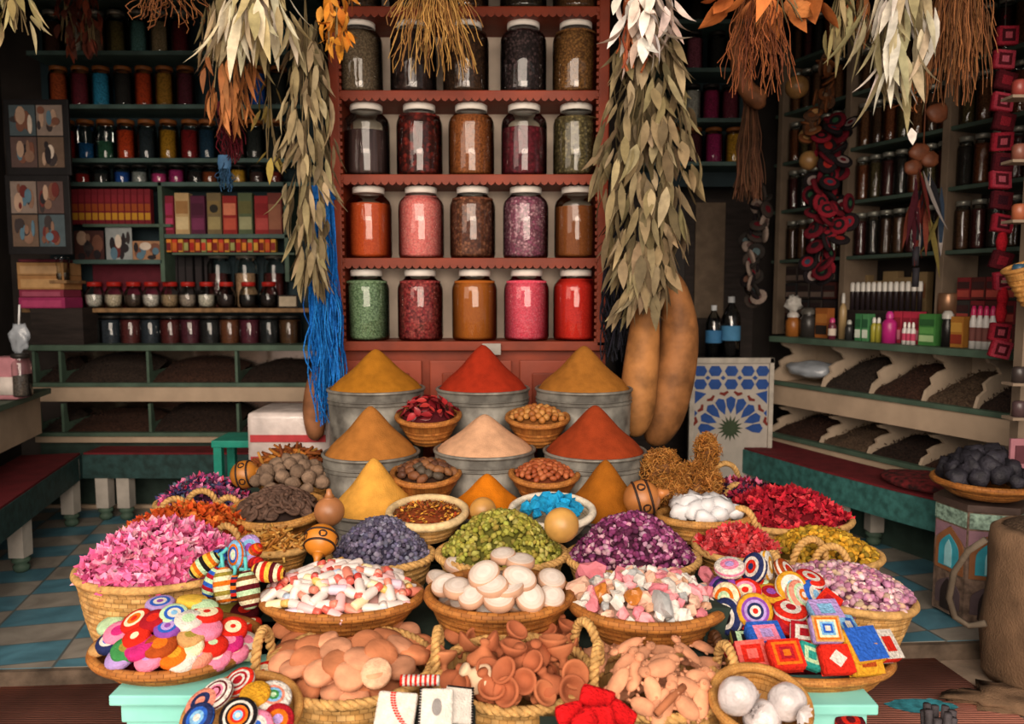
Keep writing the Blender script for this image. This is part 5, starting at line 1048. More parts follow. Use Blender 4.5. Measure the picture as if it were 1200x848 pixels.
p, m = at(492, 797, 1.6, (0, -.5, .8), 0); t = thing('woven_roll', 'red and white checked woven roll over the purses', 'roll', p, m)
rp = [cv('red') if (i + j) % 2 else cv('white') for j in range(16) for i in range(12)]
mb = MB(); lathe(mb, [(.012, -.042 + .084 * i / 16) for i in range(17)], 12, col=[cv(['red', 'white'][i % 2]) for i in range(16)]); mb.obj('roll', KNIT, t).rotation_euler = (0, PI / 2, 0)
stand('display_block', 'dark block under the felt purses', -.25, -.08, 1.46, 1.62, .6)
stand('display_block', 'dark block under the red knitted pieces', .06, .24, 1.42, 1.6, .585)
for x, y, d, s, nrm, sp, nm in [(668, 836, 1.5, (.06, .04, .03), (0, -.5, .8), 15, 'lying nearest the clay cups'), (700, 820, 1.54, (.075, .05, .03), (.1, -.5, .8), -12, 'topmost of the red heap'), (700, 842, 1.48, (.07, .05, .03), (0, -.6, .7), 5, 'foremost of the red heap'), (728, 838, 1.51, (.06, .045, .03), (.3, -.5, .7), -25, 'nearest the clay animals'), (685, 845, 1.46, (.05, .04, .025), (-.2, -.5, .7), 30, 'at the frame edge under the others')]:
    p, m = at(x, y, d, nrm, sp); mb = MB(); box(mb, (0, 0, 0), s, cv('#c41418'), bev=.012)
    put('red_knitted_piece', mb.mesh('knit', M('ribbed_red_wool', '#c8161a', rough=.95, var=.35, scale=30, bump=.9, bscale=130, spec=.1)), p, m, f'bright red knitted piece, {nm}', 'knitted piece')
# dark sticks and a red cap at the lower edge
t = thing('stick_bundle', 'bundle of dark grey sticks standing at the rug edge', 'bundle', P(1100, 842, 2.1) - Vector((0, 0, .2)))
DS = M('dark_stick', '#4a4448', rough=.7, var=.35, scale=30, bump=.3)
for i in range(9):
    a = i * .7; x0 = .03 * math.cos(a); y0 = .025 * math.sin(a); tube(MB(), [(x0 * .7, y0 * .7, 0), (x0, y0, .12), (x0 * 1.3, y0 * 1.3, .225 + .012 * math.sin(i * 3))], .011, 7).obj('stick', DS, t)
stand('display_block', 'dark block under the stick bundle', P(1100, 842, 2.1).x - .06, P(1100, 842, 2.1).x + .06, 2.04, 2.16, P(1100, 842, 2.1).z - .2)
p = P(996, 848, 1.72); put('red_round_cushion', puck(.035, .03, ['maroon', 'red', 'maroon'], mat=KNIT), p, up_to((0, -.3, 1)), 'maroon round cushion peeping over the frame edge before the turquoise table', 'crocheted cushion')
# ================================================================ RIGHT-HAND SHELVES ON THE SPLAYED WALL
def wall_thing(name, label, cat, s, off, z, group=None): return thing(name, label, cat, W(s, off, z), RROT, group)
t = wall_thing('spice_shelf_unit', 'tall shelf unit of dark spice jars above the tea bin counter', 'shelf unit', .8, .2, 1.21)
SH = [1.752, 2.11, 2.45, 2.80, 3.15]
box(MB(), (0, .34, 1.2), (2.1, .02, 2.4)).obj('back_panel', M('dark_brown_board', '#2e2824', rough=.8, var=.3, scale=5), t, False)
for z in SH: box(MB(), (0, .17, z - 1.21 - .012), (2.05, .32, .024), bev=.004).obj('shelf', SHELFR, t, False)
for s in (-.16, .45, 1.16): box(MB(), (s - .8, .15, 1.05), (.045, .3, 2.1), bev=.004).obj('post', POSTM, t, False)
SJ = [('dark brown', '#4c3220'), ('blackish', '#2a2422'), ('amber-brown', '#74482a'), ('dark red', '#4c2020'), ('olive-brown', '#564a2c'), ('walnut', '#5c3e28'), ('rust', '#7a4426')]
secs = [(-.09, .39, 6), (.52, 1.1, 7), (1.23, 1.62, 5)]
for zi, z in enumerate(SH):
    k = 0
    for (a, b, n) in secs:
        for i in range(n):
            s = a + (b - a) * i / (n - 1); cn, hx = SJ[(zi * 3 + k * 5 + k // 4) % 7]
            jar('spice_jar', f'jar of {cn} spice, {ORD[k]} from the inner end, {ORD[zi]} shelf over the counter', W(s, .28, z + .0015), .044, .275, 'tall', fillm(hx), .8, LIDS, None); k += 1
# goods standing on the tea bin counter
ZC = 1.21
def son(x, y0, off):                  # where the ray through column x meets the counter strip that lies off behind its front edge
    r = (x - 600) / 900 / ct * 1.0; A = W(0, off, 0); q = ray(x, 390); k = q.x / q.y
    return (k * A.y - A.x) / (ur.x - k * ur.y)
def cbottle(label, x, off, w, h, body, cap, neck=.35, name='bottle', glossy=True, lab=None, cat='bottle'):
    s = son(x, 390, off); t = thing(name, label, cat, W(s, off, ZC), RROT); r = w / 2
    lathe(MB(), [(0, 0), (r, 0), (r, h * .62), (r * .8, h * .7), (r * neck, h * .76), (r * neck, h * .8)], 14, col=cv(body)).obj('bottle_body', SOAP, t)
    lathe(MB(), [(r * neck * 1.2, h * .78), (r * neck * 1.2, h * .9), (r * neck * .7, h), (0, h)], 12, col=cv(cap)).obj('cap', SOAP, t)
    if lab: lathe(MB(), [(r * 1.01, h * .18), (r * 1.01, h * .5)], 14, col=cv(lab)).obj('paper_band', VC, t)
def cbox(label, x, off, w, h, cols, name='carton'):
    s = son(x, 390, off); t = carton(name, label, 'box', W(s, off, ZC), (w, .06, h), cols, RROT)
cbottle('amber jar with a white cloth top at the inner end of the counter', 929, .1, .1, .17, '#a4642c', '#d8d0c8', .7, 'amber_jar', cat='jar')
s = son(931, 390, .12); put('crumpled_bag', blob(MB(), (0, 0, 0), (.055, .045, .06), 3, .5, 2.5).mesh('bag', M('white_plastic', '#d4d0c8', rough=.4, var=.15, bump=.4)), W(s, .1, ZC + .225), None, 'crumpled white bag on the amber jar', 'bag')
cbottle('dark squat jar between the amber jar and the orange carton', 947, .12, .11, .2, '#34302e', '#5a5650', .75, 'dark_jar', cat='jar')
cbox('orange-brown carton with a dark striped print on the counter', 966, .14, .11, .2, ['#a4602c', '#2c2420', '#c07c3c'])
cbottle('small bottle with a pink cap beside the orange carton', 975, .06, .05, .14, '#6a2c3c', '#c83c78', .6, lab='#d8c8b8')
cbottle('slim spray bottle with a white top beside the cream post', 987, .16, .05, .3, '#b09468', '#d8d4cc', .4)
cbottle('small dark bottle beside the green cartons', 995, .08, .05, .13, '#2c2c2c', '#b0b0a8', .5)
cbox('first slim green carton of the pair', 1009, .1, .045, .17, ['#3c7a4c', '#d8e0d0', '#2c5c3c']); cbox('second slim green carton of the pair', 1017.5, .1, .045, .17, ['#4c8a58', '#d8e0d0', '#2c5c3c'])
for i, x in enumerate((1024, 1029.5)): cbottle(f'yellow-green bottle with a white nozzle, {ORD[i]} of two beside the green cartons', x, .08, .038, .15, '#a8a03c', '#e4e0d8', .5)
cbottle('bright magenta bottle standing in the middle of the counter', 1042, .07, .085, .19, '#b82878', '#c8388c', .45)
for i, x in enumerate((1055, 1066, 1076)): cbox(f'pink and red carton, {ORD[i]} of three behind the nozzle bottles', x, .14, .055, .19, ['#b83048', '#e090a0', '#8c2434'])
for i, x in enumerate((1060, 1065, 1070)): cbottle(f'little white-nozzled bottle, {ORD[i]} of three before the pink cartons', x, .05, .03, .13, '#d8d0cc', '#f0ece4', .45, lab='#c04060')
cbox('wide green carton with pale leaf print on the counter', 1090, .1, .105, .18, ['#3f7c3c', '#a8c890', '#5c9a50', '#2c5c30'])
cbottle('black canister with a silver lid beside the wide green carton', 1110, .08, .06, .2, '#1c1a1a', '#c0bcb4', .85, 'canister', cat='canister')
cbox('amber carton with red figures beside the black canister', 1125, .1, .075, .17, ['#a8702c', '#8c3420', '#c89440'])
for i, x in enumerate((1140, 1147.5, 1155, 1162.5)): cbottle(f'white bottle with a pink cap, {ORD[i]} of four at the outer end of the counter', x, .08, .036, .23, '#dcd8d4', '#d03068', .6, lab='#7a4a44')
for i in range(13):
    s = .49 + i * .042; t = thing('glass_tube', 'slim glass tube with a white cap in the row above the counter', 'tube', W(s, .26, ZC + .19), RROT, 'white-capped tubes in a row')
    lathe(MB(), [(0, 0), (.014, 0), (.014, .12)], 10, col=cv('#2c2428')).obj('tube_body', SOAP, t); lathe(MB(), [(.016, .12), (.016, .165), (.01, .18), (0, .18)], 10, col=cv('#e4e0d8')).obj('cap', SOAP, t)
o = thing('tube_rack', 'low dark rack holding the row of white-capped tubes', 'rack', W(.745, .26, ZC), RROT); box(MB(), (0, 0, .095), (.56, .07, .19)).obj('block', DARKW, o, False)
for i in range(5): cbox(f'beige carton, {ORD[i]} in the stacked wall of cartons behind the tubes', 1010 + i * 17, .42, .11, [.42, .38, .44, .4, .43][i], ['#8c7450', '#a08860', '#7a6444', '#8c5c3c'])
for i, (z, nm) in enumerate([(0.3, 'upper'), (.15, 'lower')]):
    o = thing('spice_tin', f'{nm} copper-coloured tin of two stacked by the outer post', 'tin', W(1.21, .22, ZC + z - .15 + .001), RROT); lathe(MB(), [(0, 0), (.055, 0), (.055, .14), (.05, .148), (0, .148)], 20).obj('tin', M('copper_tin', '#9a7458', rough=.35, metal=.6, bump=0), o)
for r in range(3):
    for i in range(4):
        o = carton('red_packet', f'dark red packet, {ORD[i]} in {["bottom", "middle", "top"][r]} layer of the stack beside the tins', 'packet', W(1.3 + i * .085, .25, ZC + .13 * r + .001), (.08, .06, .125), [['#6a1c20', '#34302e', '#7a2428', '#50201c'][(i + r) % 4], '#a8463c', '#3c2020'], RROT)
for r in range(4):
    for i in range(4):
        o = carton('dark_packet', f'dark packet, {ORD[i]} in layer {["one", "two", "three", "four"][r]} of the stack at the inner end', 'packet', W(-.08 + i * .12, .3, ZC + .02 + .12 * r), (.11, .06, .115), [['#2c2426', '#4c2420', '#242426', '#38302c'][(i + r) % 4], '#6c5c54', '#2c2020'], RROT)

# ================================================================ BACK SHELVES BETWEEN RACK AND STAR PANEL
CD_ = 5.6
def zc(y): return P(600, y, CD_).z
shelf_unit('corner_shelf_unit', 'narrow blue-green shelf unit of jars between the rack and the splayed wall', 752, 884, CD_, .3, [22, 79, 138, 189], 3.75, zc(212), [])
cj = [(79, .27, [(783, 'dark herb', '#2c2e2a'), (808, 'pink petals', '#a8586c'), (835, 'dark seed', '#2c2826'), (860, 'dark bark', '#342a24')], 'second'), (138, .25, [(783, 'dark leaf', '#2a302c'), (807, 'white chips', '#c8c4bc'), (829, 'magenta blossom', '#a02458'), (851, 'dark rose petals', '#7a2c40')], 'third'), (189, .25, [(786, 'black seed', '#242424'), (810, 'dark red petals', '#4c1c24'), (833, 'magenta powder', '#b02868'), (857, 'mustard powder', '#c8902c')], 'lowest'), (22, .27, [(785, 'grey seed', '#3c3c38'), (810, 'brown seed', '#3c302a'), (836, 'dark pods', '#2c2624'), (860, 'black leaf', '#242624')], 'top')]
for y, h, lst, nm in cj:
    for x, cn, hx in lst:
        jar('spice_jar', f'jar of {cn} on the {nm} shelf of the narrow corner unit', (P(x, 300, CD_ + .1).x, CD_ + .1, zc(y) + .0015), .068, h, 'tall', fillm(hx), .8, LIDO if nm == 'lowest' else LIDK)
# dark cupboard with doors below them, and bottles
t = thing('dark_cupboard', 'dark cupboard with a paler panel below the narrow corner shelves', 'cupboard', (P(815, 1, 5.75).x, 5.75, 0)); box(MB(), (0, .15, 1.1), (.95, .3, 2.2)).obj('carcass', DARKW, t, False)
box(MB(), (.14, -.012, 1.75), (.22, .02, .85), bev=.006).obj('pale_panel', M('dull_tan_panel', '#6a5a4a', rough=.8), t, False); box(MB(), (-.22, -.012, 1.5), (.36, .02, 1.3), bev=.006).obj('door', M('dark_door', '#231c1a', rough=.6), t, False)
t = thing('side_ledge', 'dark ledge behind the star panel carrying water bottles', 'ledge', (P(850, 1, 5.35).x, 5.35, 0)); box(MB(), (0, 0, P(850, 418, 5.35).z / 2), (.36, .26, P(850, 418, 5.35).z)).obj('block', DARKW, t, False)
zl_ = P(850, 418, 5.35).z
for x, h, w, nm, lab in [(845, .36, .11, 'clear water bottle with a blue band behind the star panel', '#3c78a8'), (866, .42, .13, 'cloudy white bottle with a blue band behind the star panel', '#4a86b0')]:
    t = thing('water_bottle', nm, 'bottle', (P(x, 1, 5.33).x, 5.33, zl_ + (.0 if x < 860 else .0))); r = w / 2
    lathe(MB(), [(0, 0), (r, 0), (r, h * .65), (r * .7, h * .78), (r * .3, h * .88), (r * .3, h * .92)], 16).obj('bottle_body', glass_mat('bottle_plastic_%d' % x, (.75, .8, .82), .12), t)
    lathe(MB(), [(r * 1.01, h * .28), (r * 1.01, h * .52)], 16, col=cv(lab)).obj('paper_band', VC, t); lathe(MB(), [(r * .36, h * .9), (r * .36, h), (0, h)], 12, col=cv('#d0d4d8')).obj('cap', VC, t)

# ================================================================ STAR PANEL, CUSHION, PAINTED TABLE, ROCKS, SACK
A, B = P(806, 545, 5.1), P(907, 419, 5.1); pw, ph = B.x - A.x, B.z - A.z
t = thing('star_panel', 'white lattice panel with a blue geometric star pattern beside the teal bench', 'panel', ((A.x + B.x) / 2, 5.1, A.z - .12)); z0 = .12
box(MB(), (0, .012, (ph + z0) / 2), (pw, .02, ph + z0)).obj('white_board', M('white_lattice', '#b4aca2', rough=.6, var=.1, bump=.05), t, False)
u = pw / 283
mbb, mbr, mbg, mbw = MB(), MB(), MB(), MB()
cx0, cz0 = 0, z0 + ph - 240 * u
def pol(mb, pts, c): prism(mb, [(cx0 + a * u, cz0 + b * u) for a, b in pts], -.003, .004, cv(c))
bl = '#2a4f94'
for i in range(9):
    a = PI * i / 8; ca, sa = math.cos(a), math.sin(a)
    def rt(r, w): return (r * ca - w * sa, r * sa + w * ca)
    if 0 < i < 8 or True: pol(mbb, [rt(50, 0), rt(76, -13.5), rt(100, -16), rt(110, 0), rt(100, 16), rt(76, 13.5)], bl)
    if i < 8:
        a2 = a + PI / 16; ca, sa = math.cos(a2), math.sin(a2)
        mbr = MB(); pol(mbr, [rt(112, 0), rt(122, -16), rt(128, -12), rt(124, 0), rt(128, 12), rt(122, 16)], '#7a2c24'); mbr.obj('red_arrow', VC, t, False)
star = []
for i in range(33): a = -.0 + PI * i / 16 - PI * .0; r = 44 if i % 2 == 0 else 24; star.append((r * math.cos(a), r * math.sin(a)))
pol(mbg, star[:32], '#3c4a34')
for x in (-105, -55, 0, 55, 105):
    for k, y in enumerate((150, 195)): pol(mbb, [(x - 23, y), (x - 13, y + 17), (x + 13, y + 17), (x + 23, y), (x + 13, y - 17), (x - 13, y - 17)], bl)
for x in (-80, -28, 28, 80): pol(mbb, [(x - 9, 172), (x, 180), (x + 9, 172), (x, 164)], bl)
for sx_ in (-1, 1): pol(mbb, [(sx_ * 122, 84), (sx_ * 122, 128), (sx_ * 84, 118)], bl); pol(mbb, [(sx_ * 122, 40), (sx_ * 122, 62), (sx_ * 112, 52)], bl)
mbb.obj('blue_pattern', VC, t, False);  mbg.obj('green_star_pattern', VC, t, False)
fr = M('white_frame', '#b8b0a4', rough=.6)
for (x, z, w, h) in [(0, z0 + ph - .018, pw, .036), (-pw / 2 + .015, (ph + z0) / 2, .03, ph + z0), (pw / 2 - .015, (ph + z0) / 2, .03, ph + z0)]: box(MB(), (x, -.004, z), (w, .024, h), bev=.003).obj('frame_bar', fr, t, False)
# folded maroon cushion on the bench end
p = W(1.47, -.2, .476); t = thing('patterned_cushion', 'maroon patterned cushion lying on the outer end of the teal bench', 'cushion', p, RROT)
mb = MB(); blob(mb, (0, 0, .03), (.27, .19, .04), 3, .12, 1.2); mb.obj('cushion', M('patterned_maroon', '#6c1f22', rough=.9, var=.6, scale=30, bump=.3, col2='#2c1414'), t)
# painted octagonal table
tp = P(1152, 582, 3.5); tz = tp.z; t = thing('painted_table', 'six-sided table with painted arches holding the tray of black rocks', 'table', (tp.x, 3.5, 0), rad(-18))
def octo(r0, r1, z0, z1, mat, nm, par): 
    mb = MB(); lathe(mb, [(0, z0), (r0, z0), (r1, z1), (0, z1)], 6); return mb.obj(nm, mat, par, False)
TB = M('carved_brown_paint', '#7a6456', rough=.6, var=.5, scale=35, bump=.25)
R8 = .19; ap = R8 * math.cos(PI / 6)
octo(R8, R8, .02, tz - .03, TB, 'table_body', t); octo(R8 * 1.08, R8 * 1.08, tz - .03, tz, M('dark_table_top', '#4a3a34', rough=.5), 'table_top', t)
bandm = M('pale_green_scroll', '#8ea898', rough=.6, var=.55, scale=45, bump=.2, col2='#54685c')
for k in range(6):
    a = PI / 3 * k; Tm = Matrix.Rotation(a, 4, 'Z'); w = R8 * .94; y = -ap
    box(MB(), (0, y - .003, tz - .075), (w, .006, .07), T=Tm).obj('scroll_band', bandm, t, False)
    arch = lambda hw, zb_, zs, zt_: [(-hw, zb_), (hw, zb_), (hw, zs)] + [(hw * math.cos(q * PI / 12) ** 1.0 if q < 6 else 0, zs + (zt_ - zs) * (q / 6) ** .8) for q in range(1, 7)] + [(-hw * math.cos(q * PI / 12), zs + (zt_ - zs) * (q / 6) ** .8) for q in range(5, 0, -1)] + [(-hw, zs)]
    sp = prism(MB(), [(-w / 2, tz - .12), (w / 2, tz - .12), (w / 2, tz - .2), (0, tz - .125), (-w / 2, tz - .2)], y - .003, y, cv('#94707c'), T=Tm).obj('spandrel', VC, t, False)
    f = prism(MB(), arch(w * .46, tz - .34, tz - .24, tz - .13), y - .006, y, cv('#94603c'), T=Tm).obj('arch_frame', VC, t, False)
    prism(MB(), arch(w * .33, tz - .32, tz - .25, tz - .165), y - .009, y, cv('#3aa0b4'), T=Tm).obj('turquoise_arch', VC, f, False)
    prism(MB(), arch(w * .12, tz - .315, tz - .25, tz - .19), y - .011, y, cv('#9cd4dc'), T=Tm).obj('pale_motif', VC, f, False)
    prism(MB(), arch(w * .40, .06, tz - .44, tz - .37), y - .006, y, cv('#5c4c50'), T=Tm).obj('lower_panel', VC, t, False)
    prism(MB(), arch(w * .22, .04, .1, .19), y - .008, y, cv('#2c2220'), T=Tm).obj('lower_arch', VC, t, False)
tc = Vector((tp.x, 3.5, tz))
tt, c, rx, ry = basket('shallow_tray', 'wide shallow wicker tray of black rocks on the painted table', 1155, 563, 3.45, 112, .07, 1, .55, 5, STRAWD, STRAWD, rr=.016, cat='tray')
hp = Heap(c - Vector((0, 0, .01)), rx * .85, ry * .85, .12)
RKM = M('black_rock', '#2e2c34', rough=.6, var=.5, scale=20, bump=.5, rand=.25)
rk = [blob(MB(), (0, 0, 0), (.055, .045, .042), 2, .6, 1.4, seed=i * 3.1).mesh('rock', RKM) for i in range(4)]
scatter(hp, 26, lambda p, n, k: put('black_rock', rk[k % 4], p + n * .012, rnd_rot(), 'rough black rock heaped in the wide wicker tray', 'rock', 'black rocks in the tray', U(.75, 1.15)))
# strap and sack
SACK = M('brown_sacking', '#7a5f48', rough=.9, var=.3, scale=12, bump=.5, bscale=160, stretch=(1, 1, .6))
sack_p = p = P(1222, 700, 3.0); t = thing('burlap_sack', 'tall brown burlap sack standing beside the painted table', 'sack', (p.x, 3.0, -.06))
pr = [(0, 0), (.19, .0), (.215, .04), (.22, .2), (.215, .4), (.205, .55), (.2, .62), (.17, .64), (.165, .6), (0, .58)]
mb = MB(); lathe(mb, pr, 40, .98, .9, wob=.12); mb.obj('sack_body', SACK, t)
put('sack_filling', blob(MB(), (0, 0, 0), (.15, .14, .05), 3, .1).mesh('filling', TEA[3]), (p.x, 3.0, .56), None, 'greyish dried filling at the mouth of the burlap sack', 'dried leaves')
mb = MB(); q = [P(x, y, d) for x, y, d in [(1155, 632, 2.85), (1135, 645, 2.9), (1118, 670, 2.95), (1112, 700, 2.98), (1118, 722, 3.0), (1135, 733, 3.0), (1155, 730, 2.95)]]
for i in range(len(q) - 1):
    pass
tube(mb, q, .013, 6)
o = mb.obj('strap', M('drab_webbing', '#6a5e50', rough=.9, bump=.3), t); o['label'] = 'drab webbing strap'; o.location = -t.location
p = P(1185, 780, 2.85); put('crumpled_sacking', blob(MB(), (0, 0, 0), (.2, .1, .03), 3, .9, 3).mesh('cloth', SACK), (p.x, p.y, -.055), None, 'crumpled brown sacking on the ground before the sack', 'cloth')

# ================================================================ FAR RIGHT PILLAR
p = P(1196, 300, 3.45); struct('trim_6', box(MB(), (2.47, 3.48, 1.9), (.34, .06, 4)), POSTM)
pz = M('pale_pillar', '#a8927c', rough=.75, var=.2, scale=4)
p = P(1195, 336, 3.3); t, c, rx, ry = basket('hanging_basket', 'orange straw basket hanging on the cream pillar', 1200, 312, 3.3, 44, .17, 1, .6, 7, STRAW, STRAW, rr=.01, roll=-.35)
p = P(1191, 532, 3.35); t = thing('pink_tile', 'pink tile with a dark square motif low on the cream pillar', 'tile', p); box(MB(), (.02, 0, 0), (.1, .012, .14), cv('#a8707a')).obj('tile', VC, t, False); box(MB(), (.02, -.008, 0), (.06, .006, .08), cv('#5c3038')).obj('motif', VC, t, False)
for k, y in enumerate((105, 180, 250, 320, 440, 480)):
    p = P(1194, y, 3.36); t = thing('pillar_jar', f'little dark jar, {ORD[k]} from the top of the cream pillar', 'jar', p); lathe(MB(), [(0, -.03), (.028, -.03), (.028, .03), (.02, .04), (0, .04)], 14, col=cv(['#8c3c34', '#7a4a3c', '#a05a3c', '#2c5068', '#38302e', '#4c3a3c'][k])).obj('jar_body', SOAP, t); box(MB(), (0, 0, -.036), (.1, .08, .012), cv('#8c7a68')).obj('bracket', VC, t, False)

# ================================================================ LEFT SIDE ODDMENTS
zt_ = P(30, 466, 4.35).z; q = P(30, 466, 4.35)
t = thing('side_counter', 'narrow cream counter along the side wall by the photo boards', 'counter', (q.x - .2, 4.0, zt_), LROT); box(MB(), (0, 0, -.02), (1.6, .5, .035), bev=.005).obj('counter_top', GREENP, t, False); box(MB(), (0, .02, -.16), (1.56, .42, .25)).obj('front_board', CREAMP, t, False)
box(MB(), (0, .16, -.42), (1.5, .1, .3)).obj('dark_base', DARKW, t, False)
jar('glass_jar', 'clear glass jar on the side counter under the photo boards', P(26, 464, 4.3), .055, .24, 'tall', fillm('#5c5450'), .5, LIDK)
p = P(8, 424, 4.3); t = thing('folded_cloth', 'pink and white folded cloth at the very edge of the side counter', 'cloth', (p.x, 4.32, zt_)); box(MB(), (0, 0, .12), (.16, .14, .24), cv('#b87c84'), bev=.02).obj('cloth', VC, t); box(MB(), (.0, -.072, .08), (.12, .01, .1), cv('#d8ccc4')).obj('white_panel', VC, t)
p = P(23, 396, 4.6); t = thing('hanging_bag', 'white plastic bag hanging by the stacked cartons', 'bag', p); blob(MB(), (0, 0, 0), (.06, .03, .09), 3, .4, 2).obj('bag', M('milky_plastic', '#aab0b8'), t); tube(MB(), [(0, 0, .08), (.01, 0, .2)], .006, 5).obj('tie', VC, t)
# wrapped parcel and turquoise stool
p0, p1 = P(288, 545, 3.75), P(385, 484, 3.75); w, h = p1.x - p0.x, p1.z - p0.z
t = thing('wrapped_parcel', 'plastic-wrapped pale parcel with red bands behind the bark basket', 'parcel', ((p0.x + p1.x) / 2, 3.95, p0.z - .08)); mb = MB(); box(mb, (0, 0, (h + .08) / 2), (w, .36, h + .08), bev=.03); mb.obj('parcel', M('shiny_wrap', '#cfc2bc', rough=.22, var=.25, scale=9, spec=.7, bump=.5, bscale=14), t)
for z in (.3, .62): box(MB(), (0, -.183, z * (h + .08)), (w * .9, .008, .035), cv('#b83c40')).obj('red_band', VC, t, False)
stand('display_bench', 'dark bench under the plastic-wrapped parcel', (p0.x + p1.x) / 2 - .25, (p0.x + p1.x) / 2 + .2, 3.72, 4.15, p0.z - .08)
p = P(277, 515, 4.2); t = thing('turquoise_stool', 'turquoise wooden stool beside the plastic-wrapped parcel', 'stool', (p.x, 4.3, 0)); m = M('bright_teal_paint', '#1f8c78', rough=.5, var=.15)
box(MB(), (0, 0, p.z - .02), (.26, .26, .04), bev=.006).obj('seat', m, t, False)
for a in (-1, 1):
    for b in (-1, 1): box(MB(), (a * .1, b * .1, p.z / 2 - .02), (.045, .045, p.z - .04), bev=.004).obj('leg', m, t, False)

# ================================================================ HANGING BUNCHES
struct('trim_5', box(MB(), (0, 3.2, 3.02), (6.5, .12, .1)), DARKW); struct('trim_7', box(MB(), (0, 4.6, 3.3), (6.5, .1, .1)), DARKW)
def bunch(name, label, x0, x1, y0, y1, d, n, L, w, cols, cat='dried bunch', shape=1, stemc='#7a6a4a', curl=.35, splay=.35, bottom=None, nst=7, fold=.2):
    top = P((x0 + x1) / 2, y0, d); k = d / 900; hw = (x1 - x0) / 2 * k; H = (y1 - y0) * k; t = thing(name, label, cat, top)
    ms = MB()
    for i in range(nst):
        a = U(0, 6.28); e = Vector((math.cos(a) * hw * .5, math.sin(a) * hw * .4, -H * U(.5, .85)))
        tube(ms, [(0, 0, .1), e * .3 + Vector((0, 0, -.02)), e * .65 + Vector((U(-.01, .01), 0, 0)), e], .003, 4)
    ms.obj('stems', M('stem_' + stemc.strip('#'), stemc, rough=.8, var=.3), t)
    ml = MB()
    for i in range(n):
        f = R.random(); a = U(0, 6.28)
        wd = hw * {1: (.45 + .55 * math.sin(PI * min(1, f * 1.1))), 2: .3 + .7 * f, 0: .9}[shape] * math.sqrt(U(.05, 1))
        q = Vector((wd * math.cos(a), wd * .7 * math.sin(a), -f * max(H - L * .8, .01)))
        dr = Vector((math.cos(a) * splay + U(-.25, .25), math.sin(a) * splay * .7 + U(-.25, .25), -1))
        cs = bottom if (bottom and f > .45) else cols
        leaf(ml, q, dr, (math.cos(a) + U(-.7, .7), math.sin(a) + U(-.7, .7), .2), L * U(.6, 1.15), w * U(.7, 1.2), U(-curl, curl), jit(cv(R.choice(cs)), .15), 5, fold, U(-.9, .9))
    ml.obj('leaves', LEAF, t); return t
def strands(name, label, x0, x1, y0, y1, d, n, r, cols, cat='dried bunch', wave=.02, fan=1.0, dens=9, short=.5, mat=None):
    k = d / 900; top = P((x0 + x1) / 2, y0, d); hw = (x1 - x0) / 2 * k; H = (y1 - y0) * k; t = thing(name, label, cat, top); mb = MB()
    for i in range(n):
        a = U(0, 6.28); rr_ = hw * math.sqrt(R.random()); x, y = rr_ * math.cos(a), rr_ * math.sin(a) * .6; h = H * U(short, 1); ph_ = U(0, 9); q = []
        for j in range(dens + 1):
            f = j / dens; s = (1 - fan) + fan * f ** .7; q.append((x * s + wave * f * noise.noise(Vector((ph_, f * 3, 0))) * 2, y * s + wave * f * noise.noise(Vector((ph_, f * 3, 7))) * 2, -h * f + .02))
        tube(mb, q, r * U(.7, 1.2), 4, jit(cv(R.choice(cols)), .18), cap=False)
    mb.obj('strands', mat or LEAF, t)
    lathe(MB(), [(hw * (1 - fan) + .012, .03), (hw * (1 - fan) + .016, 0), (hw * (1 - fan) + .012, -.03)], 12, 1, .6, col=cv(cols[0])).obj('binding', LEAF, t); return t
EU = ['#92805f', '#7c6c50', '#a89674', '#6a5c42', '#988866', '#867856']
HU = ['#ded2b4', '#cabd98', '#eee4cc', '#b8a87c']
bunch('hanging_leaf_bunch', 'pale olive leaf bunch hanging at the top corner above the photo boards', -12, 42, -30, 50, 3.2, 26, .13, .028, ['#b0a274', '#c8bc90', '#948654'], shape=2)
for x, nm in ((77, 'nearer the corner'), (101, 'over the white chip jar')): bunch('hanging_red_bunch', f'small red-brown dried bunch before the back shelf jars, {nm}', x - 15, x + 15, -10, 66, 4.7, 36, .1, .035, ['#6a3426', '#84402c', '#542a20'], shape=1)
strands('hanging_stalk_bunch', 'thin orange-brown stalks hanging over the second row of back jars', 150, 246, -25, 34, 3.3, 60, .0022, ['#8e5a34', '#a46a3c', '#744628'], wave=.03, fan=.75)
bunch('hanging_long_leaf_bunch', 'long bunch of drooping leaves turning orange towards its tip', 224, 298, -10, 156, 3.35, 150, .16, .026, ['#857552', '#6e6044', '#988660'], bottom=['#a86a3c', '#b87a48', '#8e5a34'], splay=.15)
bunch('hanging_husk_bunch', 'bunch of long pale husks over the orange-tipped leaves', 246, 352, -40, 74, 3.15, 56, .26, .042, HU, shape=2, splay=.3, curl=.45)
bunch('hanging_sprig', 'thin sprig of yellowish leaves reaching across the back shelf', 298, 332, 88, 205, 3.6, 14, .11, .03, ['#a08a48', '#b89c58', '#8a7638'], shape=1)
bunch('hanging_eucalyptus_bunch', 'long grey-green leaf bunch hanging along the rack edge over blue yarn', 326, 390, 20, 345, 3.4, 240, .16, .03, EU, shape=1, splay=.2)
bunch('hanging_orange_bunch', 'curly orange dried bunch at the top corner of the jar rack', 372, 416, -25, 66, 3.2, 56, .085, .03, ['#d08426', '#e09a3c', '#b86a1c'], curl=1.0, shape=1)
strands('hanging_straw_bunch', 'golden straw bunch hanging before the top row of big jars', 448, 566, -34, 88, 3.3, 170, .0018, ['#b88a4a', '#cc9e58', '#94683a'], wave=.022, fan=.9, short=.35)
